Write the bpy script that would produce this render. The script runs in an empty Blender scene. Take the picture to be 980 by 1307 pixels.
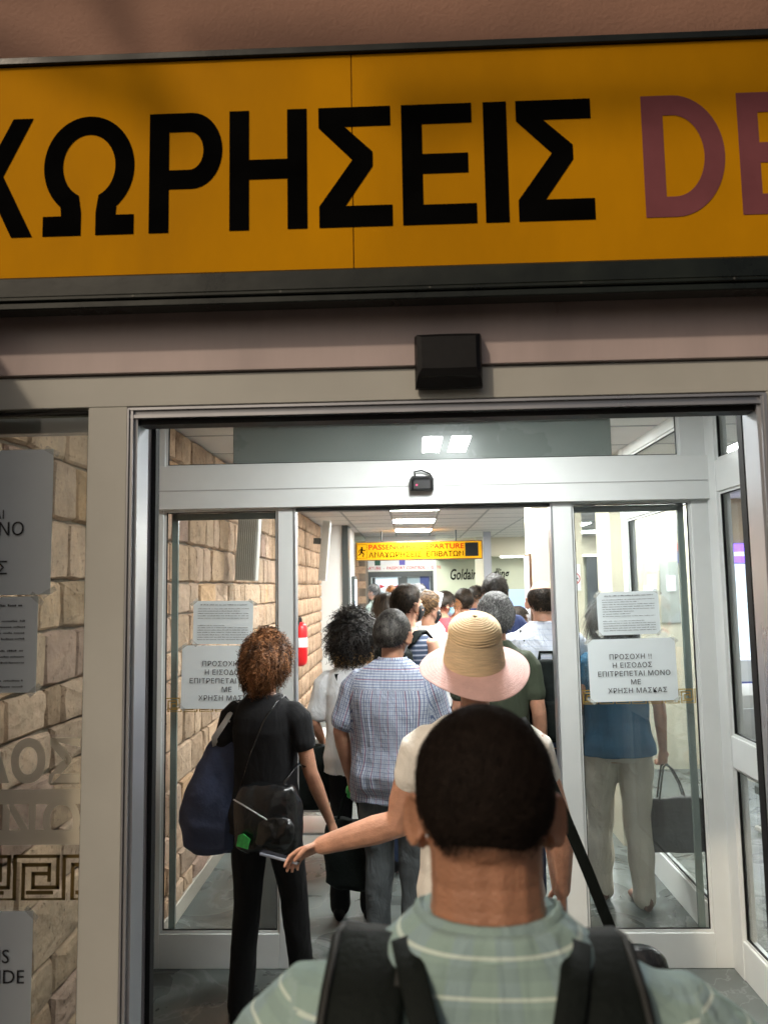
import bpy, math, random
import numpy as np
from mathutils import Vector, Matrix, Euler, noise
R = math.radians
random.seed(7); rng = np.random.default_rng(7)
sc = bpy.context.scene
col = sc.collection

# ------------------------------------------------------------------ camera
CAM = np.array([0.0, 0.0, 1.78]); FPX = 980.0; PW, PH = 980, 1307
YAW, PIT, ROL = R(1.8), R(5.54), R(-0.97)
_f = np.array([-math.sin(YAW)*math.cos(PIT), math.cos(YAW)*math.cos(PIT), math.sin(PIT)])
_r = np.array([math.cos(YAW), math.sin(YAW), 0.0]); _u = np.cross(_r, _f)
RT = _r*math.cos(ROL)+_u*math.sin(ROL); UP = -_r*math.sin(ROL)+_u*math.cos(ROL)
cd = bpy.data.cameras.new('camera'); cam = bpy.data.objects.new('camera', cd); col.objects.link(cam)
cam.matrix_world = Matrix(((RT[0], UP[0], -_f[0], CAM[0]), (RT[1], UP[1], -_f[1], CAM[1]), (RT[2], UP[2], -_f[2], CAM[2]), (0, 0, 0, 1)))
cd.sensor_fit = 'VERTICAL'; cd.sensor_height = 36.0; cd.lens = 36.0*FPX/PH
cd.clip_start = 0.05; cd.clip_end = 400
cd.dof.use_dof = True; cd.dof.focus_distance = 3.6; cd.dof.aperture_fstop = 4.2
sc.camera = cam

def at(px, py, Y):
    """the place seen at photo pixel (px, py) on the vertical plane Y metres in front of the camera"""
    d = (px-PW/2)*RT-(py-PH/2)*UP+FPX*_f
    p = CAM+d*(Y/d[1]); return (float(p[0]), float(p[2]))
def X(px, Y, py=748): return at(px, py, Y)[0]
def Z(py, Y, px=528): return at(px, py, Y)[1]

# ------------------------------------------------------------------ world, sun, exposure
w = bpy.data.worlds.new("World"); sc.world = w; w.use_nodes = True
nt = w.node_tree; bg = nt.nodes['Background']
sky = nt.nodes.new('ShaderNodeTexSky'); sky.sky_type = 'NISHITA'; sky.sun_disc = False
SUN_EL, SUN_AZ = 40, 215                    # warm night lighting from behind and above the camera
sky.sun_elevation = R(SUN_EL); sky.sun_rotation = R(SUN_AZ); sky.dust_density = 8; sky.ozone_density = 0.2
nt.links.new(sky.outputs[0], bg.inputs[0]); bg.inputs[1].default_value = 0.03
sl = bpy.data.lights.new('sun', 'SUN'); sl.energy = 1.0; sl.angle = R(2.6); sl.color = (1.0, .82, .62)
so = bpy.data.objects.new('sun', sl); col.objects.link(so)
az = R(SUN_AZ); sd = Vector((math.sin(az)*math.cos(R(SUN_EL)), math.cos(az)*math.cos(R(SUN_EL)), math.sin(R(SUN_EL))))
so.rotation_euler = (-sd).to_track_quat('-Z', 'Y').to_euler()
sc.view_settings.view_transform = 'Standard'; sc.view_settings.look = 'None'
sc.view_settings.exposure = 0.55; sc.view_settings.gamma = 1.0
sc.render.engine = 'CYCLES'
sc.cycles.use_denoising = True
try: sc.cycles.denoiser = 'OPENIMAGEDENOISE'
except Exception: pass
sc.cycles.max_bounces = 10; sc.cycles.transparent_max_bounces = 24
sc.cycles.diffuse_bounces = 4; sc.cycles.glossy_bounces = 5
sc.cycles.sample_clamp_indirect = 4.0; sc.cycles.caustics_reflective = False; sc.cycles.caustics_refractive = False

# ------------------------------------------------------------------ materials
MATS = {}
def mat(name, color=(.5, .5, .5), rough=.5, metal=0.0, spec=.5, var=0.0, vscale=3.0, bump=0.0, bscale=60.0, emis=None, estr=0.0,
        sss=0.0, alpha=1.0, coat=0.0, stretch=(1, 1, 1), color2=None, sheen=0.0, rvar=0.0, detail=5.0):
    if name in MATS: return MATS[name]
    m = bpy.data.materials.new(name); m.use_nodes = True; n = m.node_tree.nodes; l = m.node_tree.links
    b = n['Principled BSDF']; b.inputs['Base Color'].default_value = (*color, 1); b.inputs['Roughness'].default_value = rough
    b.inputs['Metallic'].default_value = metal; b.inputs['Specular IOR Level'].default_value = spec
    if coat: b.inputs['Coat Weight'].default_value = coat
    if sheen: b.inputs['Sheen Weight'].default_value = sheen
    if sss:
        b.inputs['Subsurface Weight'].default_value = sss; b.inputs['Subsurface Radius'].default_value = (1, .35, .2)
        b.inputs['Subsurface Scale'].default_value = .01
    if emis: b.inputs['Emission Color'].default_value = (*emis, 1); b.inputs['Emission Strength'].default_value = estr
    if alpha < 1: b.inputs['Alpha'].default_value = alpha
    if var or bump or color2 or rvar:
        tc = n.new('ShaderNodeTexCoord'); mp = n.new('ShaderNodeMapping'); mp.inputs['Scale'].default_value = stretch
        l.new(tc.outputs['Object'], mp.inputs[0])
    if var or color2 or rvar:
        ns = n.new('ShaderNodeTexNoise'); ns.inputs['Scale'].default_value = vscale; ns.inputs['Detail'].default_value = detail
        ns.inputs['Roughness'].default_value = .6
        l.new(mp.outputs[0], ns.inputs[0])
        if var or color2:
            r = n.new('ShaderNodeValToRGB'); c2 = color2 or tuple(c*(1+var) for c in color)
            c1 = color if color2 else tuple(c*(1-var) for c in color)
            r.color_ramp.elements[0].position = .3; r.color_ramp.elements[1].position = .7
            r.color_ramp.elements[0].color = (*c1, 1); r.color_ramp.elements[1].color = (*c2, 1)
            l.new(ns.outputs[0], r.inputs[0]); l.new(r.outputs[0], b.inputs['Base Color'])
        if rvar:
            mr = n.new('ShaderNodeMapRange'); mr.inputs[1].default_value = .3; mr.inputs[2].default_value = .7
            mr.inputs[3].default_value = max(0, rough-rvar); mr.inputs[4].default_value = rough+rvar
            l.new(ns.outputs[0], mr.inputs[0]); l.new(mr.outputs[0], b.inputs['Roughness'])
    if bump:
        nb = n.new('ShaderNodeTexNoise'); nb.inputs['Scale'].default_value = bscale; nb.inputs['Detail'].default_value = 6
        l.new(mp.outputs[0], nb.inputs[0])
        bp = n.new('ShaderNodeBump'); bp.inputs['Strength'].default_value = bump; bp.inputs['Distance'].default_value = .01
        l.new(nb.outputs[0], bp.inputs['Height']); l.new(bp.outputs[0], b.inputs['Normal'])
    MATS[name] = m; return m

def glass_mat(name, tint, refl=1.0, smear=True):
    m = bpy.data.materials.new(name); m.use_nodes = True; n = m.node_tree.nodes; l = m.node_tree.links
    for x in list(n): n.remove(x)
    o = n.new('ShaderNodeOutputMaterial'); t = n.new('ShaderNodeBsdfTransparent'); g = n.new('ShaderNodeBsdfGlossy')
    t.inputs[0].default_value = (*tint, 1); g.inputs['Roughness'].default_value = .015
    fr = n.new('ShaderNodeFresnel'); ge = n.new('ShaderNodeNewGeometry'); io = n.new('ShaderNodeMapRange')   # same air-to-glass reflection on both faces of the pane
    io.inputs[3].default_value = 1.45; io.inputs[4].default_value = 1/1.45; l.new(ge.outputs['Backfacing'], io.inputs[0]); l.new(io.outputs[0], fr.inputs[0])
    mx = n.new('ShaderNodeMixShader'); l.new(fr.outputs[0], mx.inputs[0]); l.new(t.outputs[0], mx.inputs[1]); l.new(g.outputs[0], mx.inputs[2])
    out = mx
    if smear:   # faint dust and wiping marks on the pane
        d = n.new('ShaderNodeBsdfDiffuse'); d.inputs[0].default_value = (.75, .78, .78, 1)
        tc = n.new('ShaderNodeTexCoord'); mp = n.new('ShaderNodeMapping'); mp.inputs['Scale'].default_value = (1, 1, .5)
        ns = n.new('ShaderNodeTexNoise'); ns.inputs['Scale'].default_value = 2.5; ns.inputs['Detail'].default_value = 6
        mr = n.new('ShaderNodeMapRange'); mr.inputs[1].default_value = .4; mr.inputs[2].default_value = .8; mr.inputs[3].default_value = .003; mr.inputs[4].default_value = .032
        l.new(tc.outputs['Object'], mp.inputs[0]); l.new(mp.outputs[0], ns.inputs[0]); l.new(ns.outputs[0], mr.inputs[0])
        m2 = n.new('ShaderNodeMixShader'); l.new(mr.outputs[0], m2.inputs[0]); l.new(mx.outputs[0], m2.inputs[1]); l.new(d.outputs[0], m2.inputs[2]); out = m2
    l.new(out.outputs[0], o.inputs[0]); MATS[name] = m; return m

def marble_mat(name, base, vein, rough):
    m = bpy.data.materials.new(name); m.use_nodes = True; n = m.node_tree.nodes; l = m.node_tree.links; b = n['Principled BSDF']
    tc = n.new('ShaderNodeTexCoord'); n1 = n.new('ShaderNodeTexNoise'); n1.inputs['Scale'].default_value = 2.2; n1.inputs['Detail'].default_value = 8
    n1.inputs['Distortion'].default_value = 1.2
    l.new(tc.outputs['Object'], n1.inputs[0])
    r1 = n.new('ShaderNodeValToRGB'); e = r1.color_ramp.elements; e[0].position = .3; e[0].color = (*[c*.55 for c in base], 1)
    e[1].position = .72; e[1].color = (*[c*1.7 for c in base], 1); l.new(n1.outputs[0], r1.inputs[0])
    n2 = n.new('ShaderNodeTexNoise'); n2.inputs['Scale'].default_value = 1.1; n2.inputs['Detail'].default_value = 7; n2.inputs['Distortion'].default_value = 2.5
    l.new(tc.outputs['Object'], n2.inputs[0])
    r2 = n.new('ShaderNodeValToRGB'); e = r2.color_ramp.elements; e[0].position = .485; e[0].color = (0, 0, 0, 1); e[1].position = .5; e[1].color = (1, 1, 1, 1)
    e3 = r2.color_ramp.elements.new(.515); e3.color = (0, 0, 0, 1); l.new(n2.outputs[0], r2.inputs[0])
    mx = n.new('ShaderNodeMix'); mx.data_type = 'RGBA'; mx.inputs['B'].default_value = (*vein, 1)
    l.new(r1.outputs[0], mx.inputs['A']); ml = n.new('ShaderNodeMath'); ml.operation = 'MULTIPLY'; ml.inputs[1].default_value = .28
    l.new(r2.outputs[0], ml.inputs[0]); l.new(ml.outputs[0], mx.inputs['Factor']); l.new(mx.outputs['Result'], b.inputs['Base Color'])
    mr = n.new('ShaderNodeMapRange'); mr.inputs[3].default_value = rough-.06; mr.inputs[4].default_value = rough+.1
    l.new(n1.outputs[0], mr.inputs[0]); l.new(mr.outputs[0], b.inputs['Roughness'])
    MATS[name] = m; return m

def cloth_mat(name, base, stripes_u=(), stripes_v=(), rough=.85, bump=.25, wscale=(900, 900), folds=.35, var=.06):
    """woven cloth; each stripe = (period, width, colour, opacity[, offset]) in metres along the u or v of the vertex attribute 'cloth'"""
    if name in MATS: return MATS[name]
    m = bpy.data.materials.new(name); m.use_nodes = True; n = m.node_tree.nodes; l = m.node_tree.links; b = n['Principled BSDF']
    b.inputs['Roughness'].default_value = rough; b.inputs['Specular IOR Level'].default_value = .25; b.inputs['Sheen Weight'].default_value = .02
    a = n.new('ShaderNodeAttribute'); a.attribute_name = 'cloth'; sp = n.new('ShaderNodeSeparateXYZ'); l.new(a.outputs['Vector'], sp.inputs[0])
    tc = n.new('ShaderNodeTexCoord')
    ns = n.new('ShaderNodeTexNoise'); ns.inputs['Scale'].default_value = 9; ns.inputs['Detail'].default_value = 4; l.new(tc.outputs['Object'], ns.inputs[0])
    rp = n.new('ShaderNodeValToRGB'); rp.color_ramp.elements[0].position = .3; rp.color_ramp.elements[1].position = .7
    rp.color_ramp.elements[0].color = (*[c*(1-var) for c in base], 1); rp.color_ramp.elements[1].color = (*[min(1, c*(1+var)) for c in base], 1)
    l.new(ns.outputs[0], rp.inputs[0]); cur = rp.outputs[0]
    for ax, st in ((0, stripes_u), (1, stripes_v)):
        for s in st:
            per, wd, c, op = s[:4]; off = s[4] if len(s) > 4 else 0
            m1 = n.new('ShaderNodeMath'); m1.operation = 'MULTIPLY_ADD'; m1.inputs[1].default_value = 1/per; m1.inputs[2].default_value = 50+off/per
            l.new(sp.outputs[ax], m1.inputs[0]); m2 = n.new('ShaderNodeMath'); m2.operation = 'FRACT'; l.new(m1.outputs[0], m2.inputs[0])
            m3 = n.new('ShaderNodeMath'); m3.operation = 'COMPARE'; m3.inputs[1].default_value = .5; m3.inputs[2].default_value = wd/per/2
            l.new(m2.outputs[0], m3.inputs[0]); m4 = n.new('ShaderNodeMath'); m4.operation = 'MULTIPLY'; m4.inputs[1].default_value = op; l.new(m3.outputs[0], m4.inputs[0])
            mx = n.new('ShaderNodeMix'); mx.data_type = 'RGBA'; mx.inputs['B'].default_value = (*c, 1)
            l.new(m4.outputs[0], mx.inputs['Factor']); l.new(cur, mx.inputs['A']); cur = mx.outputs['Result']
    l.new(cur, b.inputs['Base Color'])
    nb = n.new('ShaderNodeTexNoise'); nb.inputs['Scale'].default_value = 350; l.new(tc.outputs['Object'], nb.inputs[0])
    mp = n.new('ShaderNodeMapping'); mp.inputs['Scale'].default_value = (1, 1, .45); l.new(tc.outputs['Object'], mp.inputs[0])
    nf = n.new('ShaderNodeTexNoise'); nf.inputs['Scale'].default_value = 16; nf.inputs['Detail'].default_value = 3; nf.inputs['Distortion'].default_value = .8; l.new(mp.outputs[0], nf.inputs[0])
    b1 = n.new('ShaderNodeBump'); b1.inputs['Strength'].default_value = folds; b1.inputs['Distance'].default_value = .03; l.new(nf.outputs[0], b1.inputs['Height'])
    b2 = n.new('ShaderNodeBump'); b2.inputs['Strength'].default_value = bump; b2.inputs['Distance'].default_value = .002; l.new(nb.outputs[0], b2.inputs['Height']); l.new(b1.outputs[0], b2.inputs['Normal'])
    l.new(b2.outputs[0], b.inputs['Normal']); MATS[name] = m; return m

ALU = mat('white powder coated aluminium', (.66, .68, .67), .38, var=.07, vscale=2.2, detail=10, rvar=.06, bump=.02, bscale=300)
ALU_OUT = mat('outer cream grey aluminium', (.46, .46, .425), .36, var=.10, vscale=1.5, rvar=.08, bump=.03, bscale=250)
METAL = mat('brushed grey aluminium', (.50, .51, .54), .34, metal=.75, var=.06, vscale=4, stretch=(1, 1, .1), rvar=.08)
LILAC = mat('lilac grey door edge', (.32, .30, .33), .4, metal=.3, var=.05)
SEAL = mat('black rubber seal', (.008, .008, .008), .6, spec=.2)
BLACKM = mat('black plastic', (.004, .004, .0045), .45, spec=.3, var=.2, rvar=.1, bump=.05)
SOOT = mat('sooty dark sign frame', (.009, .013, .010), .34, spec=.35, var=.5, vscale=5, rvar=.12, bump=.03, bscale=50)
YEL = mat('yellow sign panel', (.56, .25, .003), .7, spec=.03, var=.16, vscale=1.4, stretch=(1.6, 1, .7), rvar=.1, bump=.02, bscale=30, detail=8)
YELI = mat('yellow indoor sign', (.70, .34, .010), .9, spec=0.0, emis=(1, .5, .03), estr=.12)
BLACKV = mat('black vinyl', (.003, .003, .003), .9, spec=0.0, var=.3, vscale=6)
MAUVE = mat('faded red vinyl', (.20, .065, .075), .7, spec=.08, var=.15, vscale=5)
RENDER_W = mat('pinkish plaster', (.29, .155, .105), .8, var=.18, vscale=1.6, bump=.25, bscale=90)
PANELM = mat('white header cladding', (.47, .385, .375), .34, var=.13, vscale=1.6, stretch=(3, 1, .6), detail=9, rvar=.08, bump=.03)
PAPER = mat('white paper', (.74, .80, .82), .7, var=.02, vscale=6)
INK = mat('black ink', (.015, .015, .018), .6)
INKG = mat('grey ink', (.045, .045, .05), .8, spec=.1)
GOLD = mat('gold film', (.34, .22, .05), .35, metal=.3)
GOLDD = mat('dark gold film', (.13, .085, .022), .4, metal=.3)
FROST = mat('khaki translucent film', (.60, .55, .44), .6, alpha=.86)
CREAM = mat('cream paint', (.60, .56, .43), .6, var=.03, bump=.05)
GREENW = mat('pale green cream wall', (.46, .48, .36), .6, var=.03)
WHITEW = mat('white wall paint', (.72, .73, .71), .6, var=.03, bump=.05)
DARKG = mat('dark grey frame', (.045, .055, .055), .4)
GREYBOX = mat('grey glossy air curtain', (.25, .28, .26), .3, var=.06, rvar=.08)
CEILT = mat('white ceiling tile', (.84, .82, .80), .7, var=.03, bump=.15, bscale=200)
TBAR = mat('ceiling grid bar', (.40, .40, .40), .5)
LAMP = mat('lit ceiling panel', (1, 1, 1), .5, emis=(.98, 1, .97), estr=52.0)
LAMPV = mat('lit tube light', (1, 1, 1), .5, emis=(.97, 1, .98), estr=88.0)
LAMPP = mat('purple lit strip', (.2, .1, .8), .5, emis=(.16, .07, 1), estr=3)
SCREEN = mat('blue white lit display', (.6, .7, .8), .4, emis=(.75, .88, 1), estr=1.1)
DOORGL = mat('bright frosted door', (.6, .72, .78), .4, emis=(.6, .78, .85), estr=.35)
RED = mat('red enamel', (.62, .015, .02), .3)
REDINK = mat('red ink', (.5, .02, .03), .5)
ORANGE = mat('orange wood', (.55, .24, .08), .5, var=.1)
STEEL = mat('satin steel', (.6, .61, .62), .3, metal=.9)
LEATHER = mat('black leather', (.005, .0055, .006), .26, spec=.55, bump=.5, bscale=28, var=.2)
NYLON = mat('black nylon', (.006, .009, .008), .75, spec=.15, bump=.3, bscale=90, var=.25, vscale=10)
NAVYCAN = mat('navy canvas', (.028, .04, .085), .7, bump=.5, bscale=22, var=.2, vscale=8)
WEBW = mat('grey white webbing', (.55, .54, .52), .8, bump=.3, bscale=200)
GREENP = mat('bright green wrapper', (.06, .55, .12), .35, var=.3, vscale=60)
MORTAR = mat('dark mortar', (.15, .115, .085), .95, var=.25, vscale=8, bump=.6, bscale=40)
FLOORM = marble_mat('dark green grey marble', (.085, .097, .093), (.36, .38, .37), .26)
PAVE = mat('grey pavement', (.12, .11, .10), .8, var=.2, bump=.3)
STRIPL = mat('lit strip tube', (1, 1, 1), .5, emis=(1, 1, .97), estr=5)
GLASS = glass_mat('clear glass', (.955, .966, .966)); GLASS2 = glass_mat('tinted glass', (.89, .90, .88))
GREENEDGE = mat('green glass edge shade', (.16, .20, .18), .25)
LOUV = mat('taupe ribbed grille', (.40, .38, .33), .45)

def stone_mat(i):
    b = [(.48, .33, .22), (.53, .375, .26), (.43, .29, .195), (.49, .345, .25), (.54, .345, .20), (.43, .29, .225)][i]
    m = bpy.data.materials.new('tuff stone'); m.use_nodes = True; n = m.node_tree.nodes; l = m.node_tree.links; p = n['Principled BSDF']
    p.inputs['Roughness'].default_value = .92; p.inputs['Specular IOR Level'].default_value = .15
    tc = n.new('ShaderNodeTexCoord'); oi = n.new('ShaderNodeObjectInfo'); ad = n.new('ShaderNodeVectorMath'); ad.operation = 'ADD'
    l.new(tc.outputs['Object'], ad.inputs[0]); l.new(oi.outputs['Location'], ad.inputs[1])
    n1 = n.new('ShaderNodeTexNoise'); n1.inputs['Scale'].default_value = 9; n1.inputs['Detail'].default_value = 8; n1.inputs['Roughness'].default_value = .65; l.new(ad.outputs[0], n1.inputs[0])
    r = n.new('ShaderNodeValToRGB'); e = r.color_ramp.elements; e[0].position = .28; e[0].color = (*[c*.66 for c in b], 1); e[1].position = .7; e[1].color = (*[min(1, c*1.2) for c in b], 1)
    l.new(n1.outputs[0], r.inputs[0])
    hs = n.new('ShaderNodeHueSaturation'); mr = n.new('ShaderNodeMapRange'); mr.inputs[3].default_value = .76; mr.inputs[4].default_value = 1.14
    l.new(oi.outputs['Random'], mr.inputs[0]); l.new(mr.outputs[0], hs.inputs['Value']); l.new(r.outputs[0], hs.inputs['Color'])
    vo = n.new('ShaderNodeTexNoise'); vo.inputs['Scale'].default_value = 55; vo.inputs['Detail'].default_value = 3; l.new(ad.outputs[0], vo.inputs[0])
    rv = n.new('ShaderNodeValToRGB'); rv.color_ramp.elements[0].position = .30; rv.color_ramp.elements[0].color = (.35, .3, .26, 1); rv.color_ramp.elements[1].position = .40; rv.color_ramp.elements[1].color = (1, 1, 1, 1)
    l.new(vo.outputs[0], rv.inputs[0]); mm = n.new('ShaderNodeMix'); mm.data_type = 'RGBA'; mm.blend_type = 'MULTIPLY'; mm.inputs['Factor'].default_value = .8
    l.new(hs.outputs[0], mm.inputs['A']); l.new(rv.outputs[0], mm.inputs['B']); l.new(mm.outputs['Result'], p.inputs['Base Color'])
    nb = n.new('ShaderNodeTexNoise'); nb.inputs['Scale'].default_value = 22; nb.inputs['Detail'].default_value = 10; nb.inputs['Roughness'].default_value = .7; l.new(ad.outputs[0], nb.inputs[0])
    bp = n.new('ShaderNodeBump'); bp.inputs['Strength'].default_value = .7; bp.inputs['Distance'].default_value = .016; l.new(nb.outputs[0], bp.inputs['Height']); l.new(bp.outputs[0], p.inputs['Normal'])
    return m
STONES = [stone_mat(i) for i in range(6)]

# ------------------------------------------------------------------ mesh helpers
def link(name, me, m=None, parent=None, smooth=False):
    o = bpy.data.objects.new(name, me); col.objects.link(o)
    if m is not None and not me.materials: me.materials.append(m)
    if parent is not None: o.parent = parent
    if smooth: me.polygons.foreach_set('use_smooth', [True]*len(me.polygons))
    return o
def tag(o, label=None, cat=None, group=None, kind=None):
    if label: o['label'] = label
    if cat: o['category'] = cat
    if group: o['group'] = group
    if kind: o['kind'] = kind
    return o
def thing(name, label, cat, loc=(0, 0, 0), rz=0, group=None):
    o = bpy.data.objects.new(name, None); col.objects.link(o); o.location = loc; o.rotation_euler = (0, 0, rz); o.empty_display_size = .1
    return tag(o, label, cat, group)

class MB:
    def __init__(s): s.v = []; s.f = []; s.n = 0
    def add(s, v, f):
        v = np.asarray(v, float); s.v.append(v); s.f += [tuple(i+s.n for i in q) for q in f]; s.n += len(v); return s
    def box(s, x0, x1, y0, y1, z0, z1, c=0):
        if c <= 0:
            v = [(x, y, z) for x in (x0, x1) for y in (y0, y1) for z in (z0, z1)]
            return s.add(v, [(0, 1, 3, 2), (4, 6, 7, 5), (0, 4, 5, 1), (2, 3, 7, 6), (0, 2, 6, 4), (1, 5, 7, 3)])
        a = MB(); v = []; idx = {}
        P = ((x0, x1), (y0, y1), (z0, z1)); f = []
        for i in (0, 1):
            for j in (0, 1):
                for k in (0, 1):
                    cor = [P[0][i], P[1][j], P[2][k]]; sg = [1 if t == 0 else -1 for t in (i, j, k)]
                    for ax in range(3):
                        q = list(cor)
                        for o in range(3):
                            if o != ax: q[o] += sg[o]*c
                        idx[(i, j, k, ax)] = len(v); v.append(q)
        g = lambda i, j, k, ax: idx[(i, j, k, ax)]
        for t in (0, 1):
            f.append([g(t, 0, 0, 0), g(t, 1, 0, 0), g(t, 1, 1, 0), g(t, 0, 1, 0)]); f.append([g(0, t, 0, 1), g(1, t, 0, 1), g(1, t, 1, 1), g(0, t, 1, 1)])
            f.append([g(0, 0, t, 2), g(1, 0, t, 2), g(1, 1, t, 2), g(0, 1, t, 2)])
        for p in (0, 1):
            for q in (0, 1):
                f.append([g(p, q, 0, 0), g(p, q, 1, 0), g(p, q, 1, 1), g(p, q, 0, 1)])
                f.append([g(p, 0, q, 0), g(p, 1, q, 0), g(p, 1, q, 2), g(p, 0, q, 2)])
                f.append([g(0, p, q, 1), g(1, p, q, 1), g(1, p, q, 2), g(0, p, q, 2)])
        for i in (0, 1):
            for j in (0, 1):
                for k in (0, 1): f.append([g(i, j, k, 0), g(i, j, k, 1), g(i, j, k, 2)])
        cc = np.array([(x0+x1)/2, (y0+y1)/2, (z0+z1)/2]); vv = np.array(v); ff = []
        for q in f:
            n_ = np.cross(vv[q[1]]-vv[q[0]], vv[q[2]]-vv[q[0]])
            ff.append(tuple(q) if np.dot(n_, vv[q].mean(0)-cc) > 0 else tuple(q[::-1]))
        return s.add(v, ff)
    def grid_rings(s, rings, closed=True, caps=True):
        """rings: list of (n,3) arrays of equal length, lofted together"""
        n = len(rings[0]); v = np.concatenate([np.asarray(r, float) for r in rings]); f = []
        m = n if closed else n-1
        for i in range(len(rings)-1):
            for j in range(m):
                a = i*n+j; b = i*n+(j+1) % n; f.append((a, b, b+n, a+n))
        if caps and closed: f.append(tuple(range(n))[::-1]); f.append(tuple(range((len(rings)-1)*n, len(rings)*n)))
        return s.add(v, f)
    def tube(s, pts, rad, n=10, flat=None, ends=True):
        """round tube through pts with radius per point; flat = (direction, factor) squashes across that direction; rounded ends"""
        P = [np.array(p, float) for p in pts]; rad = list(rad) if hasattr(rad, '__len__') else [rad]*len(P)
        if ends:
            d0 = P[0]-P[1]; d0 /= np.linalg.norm(d0)+1e-9; d1 = P[-1]-P[-2]; d1 /= np.linalg.norm(d1)+1e-9
            P = [P[0]+d0*rad[0]*.85, P[0]+d0*rad[0]*.5]+P+[P[-1]+d1*rad[-1]*.5, P[-1]+d1*rad[-1]*.85]
            rad = [rad[0]*.4, rad[0]*.84]+rad+[rad[-1]*.84, rad[-1]*.4]
        rings = []; u = None
        for i, p in enumerate(P):
            d = P[min(i+1, len(P)-1)]-P[max(i-1, 0)]; d /= np.linalg.norm(d)+1e-9
            if u is None:
                u = np.array([1., 0, 0]) if abs(d[0]) < .8 else np.array([0, 1., 0])
            u = u-d*np.dot(u, d); u /= np.linalg.norm(u)+1e-9; vv = np.cross(d, u)
            ang = np.arange(n)*2*math.pi/n
            q = p+rad[i]*(np.cos(ang)[:, None]*u+np.sin(ang)[:, None]*vv)
            if flat is not None:
                fd = np.array(flat[0], float); fd /= np.linalg.norm(fd); q = q-((q-p)@fd)[:, None]*fd*(1-flat[1])
            rings.append(q)
        return s.grid_rings(rings)
    def ell(s, c, r, n=12, m=8, M=None):
        rings = []
        for i in range(1, m):
            t = math.pi*i/m; a = np.arange(n)*2*math.pi/n
            q = np.stack([np.sin(t)*np.cos(a)*r[0], np.sin(t)*np.sin(a)*r[1], np.full(n, -np.cos(t)*r[2])], 1)
            if M is not None: q = q@np.array(M).T
            rings.append(q+np.array(c))
        return s.grid_rings(rings)
    def ribbon(s, pts, wdirs, width, thick):
        """flat band: rectangular section, width along wdirs[i]"""
        P = [np.array(p, float) for p in pts]; rings = []
        W = width if hasattr(width, '__len__') else [width]*len(P)
        for i, p in enumerate(P):
            d = P[min(i+1, len(P)-1)]-P[max(i-1, 0)]; d /= np.linalg.norm(d)
            wd = np.array(wdirs[i] if isinstance(wdirs, list) else wdirs, float); wd = wd-d*np.dot(wd, d); wd /= np.linalg.norm(wd); nn = np.cross(d, wd)
            a, b = W[i]/2, thick/2
            rings.append(np.array([p+wd*x*a+nn*y*b for x, y in ((-1, -.4), (-.85, -1), (.85, -1), (1, -.4), (1, .4), (.85, 1), (-.85, 1), (-1, .4))]))
        return s.grid_rings(rings)
    def disc_y(s, x, y, z, r, n=16):
        a = np.arange(n)*2*math.pi/n; return s.add(np.stack([x+r*np.cos(a), np.full(n, y), z+r*np.sin(a)], 1), [tuple(range(n))])
    def data(s, name='mesh'):
        me = bpy.data.meshes.new(name); v = np.concatenate(s.v) if s.v else np.zeros((0, 3)); me.from_pydata(v.tolist(), [], s.f); me.update(); return me
    def build(s, name, m=None, parent=None, smooth=False):
        return link(name, s.data(name), m, parent, smooth)

def fixn(o):
    import bmesh
    b = bmesh.new(); b.from_mesh(o.data); bmesh.ops.recalc_face_normals(b, faces=b.faces); b.to_mesh(o.data); b.free(); return o

def box(name, b, m, parent=None, c=.0):
    return MB().box(*b, c=c).build(name, m, parent)

def copy_tree(o, parent=None):
    c = o.copy(); col.objects.link(c); c.parent = parent
    for ch in list(o.children): copy_tree(ch, c)
    return c

def text(s, size, m, parent, x, y, z, align='LEFT', bold=0.0, shear=0.0, name='lettering', sx=1.0, ry=0, face='-Y', space=1.0, mirror=False):
    cu = bpy.data.curves.new('lettering', 'FONT'); cu.body = s; cu.size = size; cu.align_x = align; cu.offset = bold; cu.shear = shear; cu.space_character = space
    cu.resolution_u = 3
    t = bpy.data.objects.new('tmp', cu); me = bpy.data.meshes.new_from_object(t); bpy.data.objects.remove(t)
    n = len(me.vertices); co = np.zeros(n*3); me.vertices.foreach_get('co', co); co = co.reshape(-1, 3)
    p = np.zeros_like(co); p[:, 0] = co[:, 0]*sx; p[:, 2] = co[:, 1]; p[:, 1] = 0
    if ry: c_, s_ = math.cos(ry), math.sin(ry); p[:, [0, 2]] = np.stack([p[:, 0]*c_-p[:, 2]*s_, p[:, 0]*s_+p[:, 2]*c_], 1)
    p += np.array([x, y, z]); me.vertices.foreach_set('co', p.ravel()); me.update(); me.materials.clear()
    return link(name, me, m, parent)

def poly_mesh(outlines, m, parent, x, y, z, sx, sz, name='letter'):
    """filled flat shape facing -Y from outlines (holes included), unit coordinates scaled to sx, sz"""
    cu = bpy.data.curves.new('letter', 'CURVE'); cu.dimensions = '2D'; cu.fill_mode = 'BOTH'
    for ol in outlines:
        sp = cu.splines.new('POLY'); sp.points.add(len(ol)-1); sp.use_cyclic_u = True
        for i, (a, b) in enumerate(ol): sp.points[i].co = (a, b, 0, 1)
    t = bpy.data.objects.new('tmp', cu); me = bpy.data.meshes.new_from_object(t); bpy.data.objects.remove(t)
    for v in me.vertices: v.co = (x+v.co.x*sx, y, z+v.co.y*sz)
    me.materials.clear(); return link(name, me, m, parent)

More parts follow.
